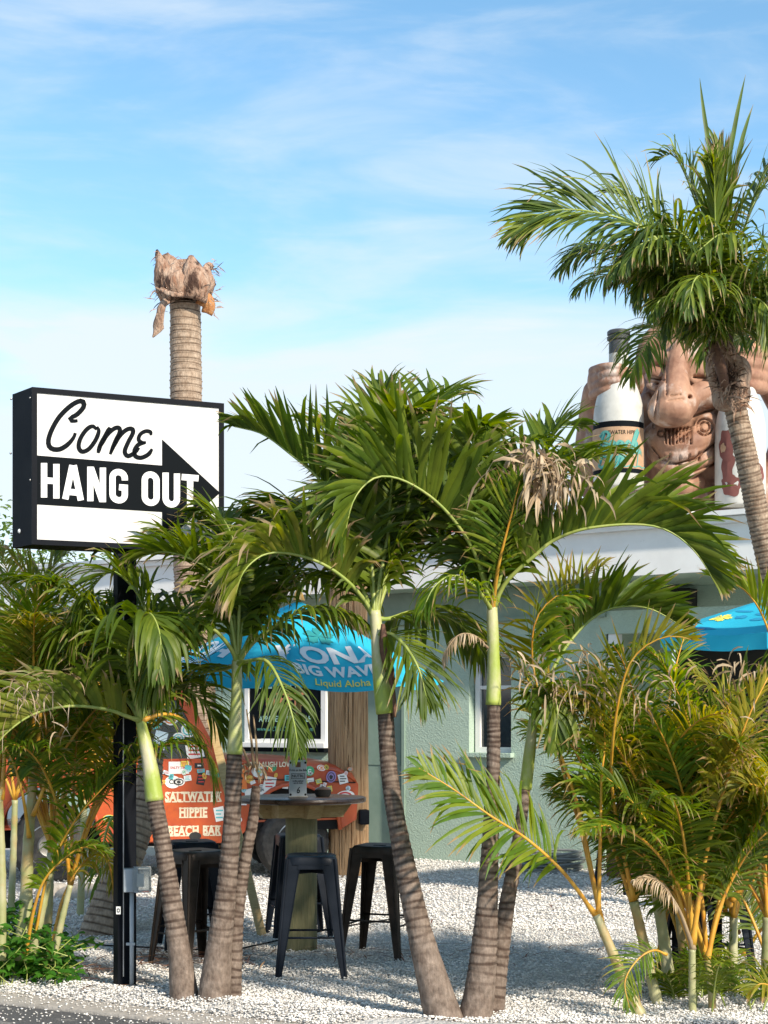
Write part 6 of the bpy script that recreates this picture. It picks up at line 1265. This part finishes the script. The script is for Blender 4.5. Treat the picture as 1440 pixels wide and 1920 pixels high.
# ---- weeds at the kerb
wd_ = thing('leafy_weeds', 'bright green leafy weeds at the foot of the left canes', 'plant', G(50, 9.5))
mb = MB(); ml = MB()
for k in range(70):
    bx = random.uniform(-30, 125); D_ = random.uniform(9.35, 9.9); b = G(bx, D_) + UZ * .03; hgt = random.uniform(.12, .5) * (1 - max(0, (bx - 40)) / 150); pts = [b + Vector((random.gauss(0, .03) * i, random.gauss(0, .03) * i, hgt * i / 4)) for i in range(5)]
    mb.tube(pts, .003, 5)
    for q in range(int(16 * hgt / .35) + 4):
        p = pts[random.randint(1, 4)] + Vector((random.gauss(0, .02),) * 3); a = random.uniform(0, 6.28); d = Vector((math.cos(a), math.sin(a), random.uniform(-.2, .6)))
        leaflet(ml, p, d, Vector((0, -.4, 1)), random.uniform(.05, .09), random.uniform(.03, .045), 1.0, random.random(), None, 3)
mb.build('stems', M['rachis_g'], wd_, fix=False)['kind'] = 'stuff'; ml.build('leaves', M['leaf_weed'], wd_, smooth='all', fix=False)['kind'] = 'stuff'
# ---- litter
mb = MB()
for cx_, cy_, sp_, n_ in ((700, 1800, 900, 160), (900, 1680, 900, 120), (320, 1810, 60, 130), (440, 1812, 40, 40), (150, 1830, 60, 70), (880, 1750, 200, 20), (1150, 1720, 200, 20), (230, 1850, 60, 20)):
    for _ in range(n_):
        py = cy_ + random.gauss(0, 8); D_ = EYE * F / (py - 1350); p = G(cx_ + random.gauss(0, sp_ * .5), D_) + UZ * random.uniform(.035, .075); a = random.uniform(0, 6.28)
        leaflet(mb, p, Vector((math.cos(a), math.sin(a), random.uniform(-.02, .15))), Vector((0, 0, 1)), random.uniform(.06, .28), random.uniform(.006, .014), .15, random.random(), None, 3)
M['litter'] = leafmat('leaf_litter', (.10, .035, .02), (.20, .09, .05), (.34, .22, .12), tip=9, tr=.1, rough=.8)
tag(mb.build('fallen_leaflets', M['litter'], fix=False), 'brown fallen palm leaflets scattered on the gravel', 'leaf litter', kind='stuff')
tag(MB().bbox(W(185, 1848, 9.75), (.24, .04, .012), .004, rz=R(-20), ).build('fallen_petiole', M['log']), 'flat brown dry leaf stalk lying at the sign post', 'leaf stalk')
# boulders left
for px_, py_, w_, lab in ((150, 1680, .22, 'grey white boulder right of the orange canes'), (105, 1672, .18, 'smaller pale boulder among the orange canes')):
    D_ = EYE * F / (py_ + 10 - 1350); mb = MB(); ellip(mb, W(px_, py_, D_), (w_, w_ * .8, w_ * .5), n=20, k=12); mb.v = [tuple(Vector(v) + Vector((1, 1, 1)) * .05 * mnoise.noise(Vector(v) * 5)) for v in mb.v]; tag(mb.build('boulder', M['kerb'], smooth=30), lab, 'boulder')
# ---- far trees behind the left building
def far_tree(px, D_, hgt, sp_, label):
    t = thing('far_tree', label, 'tree', G(px, D_)); b = G(px, D_); MB().tube([b, b + UZ * hgt * .6], [.2, .08], 8).build('trunk', M['bark'], t); mb = MB()
    for _ in range(2600):
        v = Vector((random.gauss(0, 1), random.gauss(0, 1), random.gauss(0, 1))).normalized() * random.random() ** .4; p = b + UZ * hgt * .68 + Vector((v.x * sp_, v.y * sp_, v.z * hgt * .34)) * (1 + .3 * mnoise.noise(v * 2.5 + Vector((px, 0, 0))))
        leaflet(mb, p, Vector((random.gauss(0, 1), random.gauss(0, 1), random.gauss(0, .6))), Vector((0, -.5, 1)), random.uniform(.12, .25), .09, .6, random.random(), None, 3)
    mb.build('crown', M['far_leaf'], t, fix=False)['kind'] = 'stuff'
far_tree(-20, 38, 6.9, 2.4, 'green tree rising far behind the sign at the left edge'); far_tree(120, 40, 5.8, 2.6, 'tree far behind the sign showing below its cabinet')
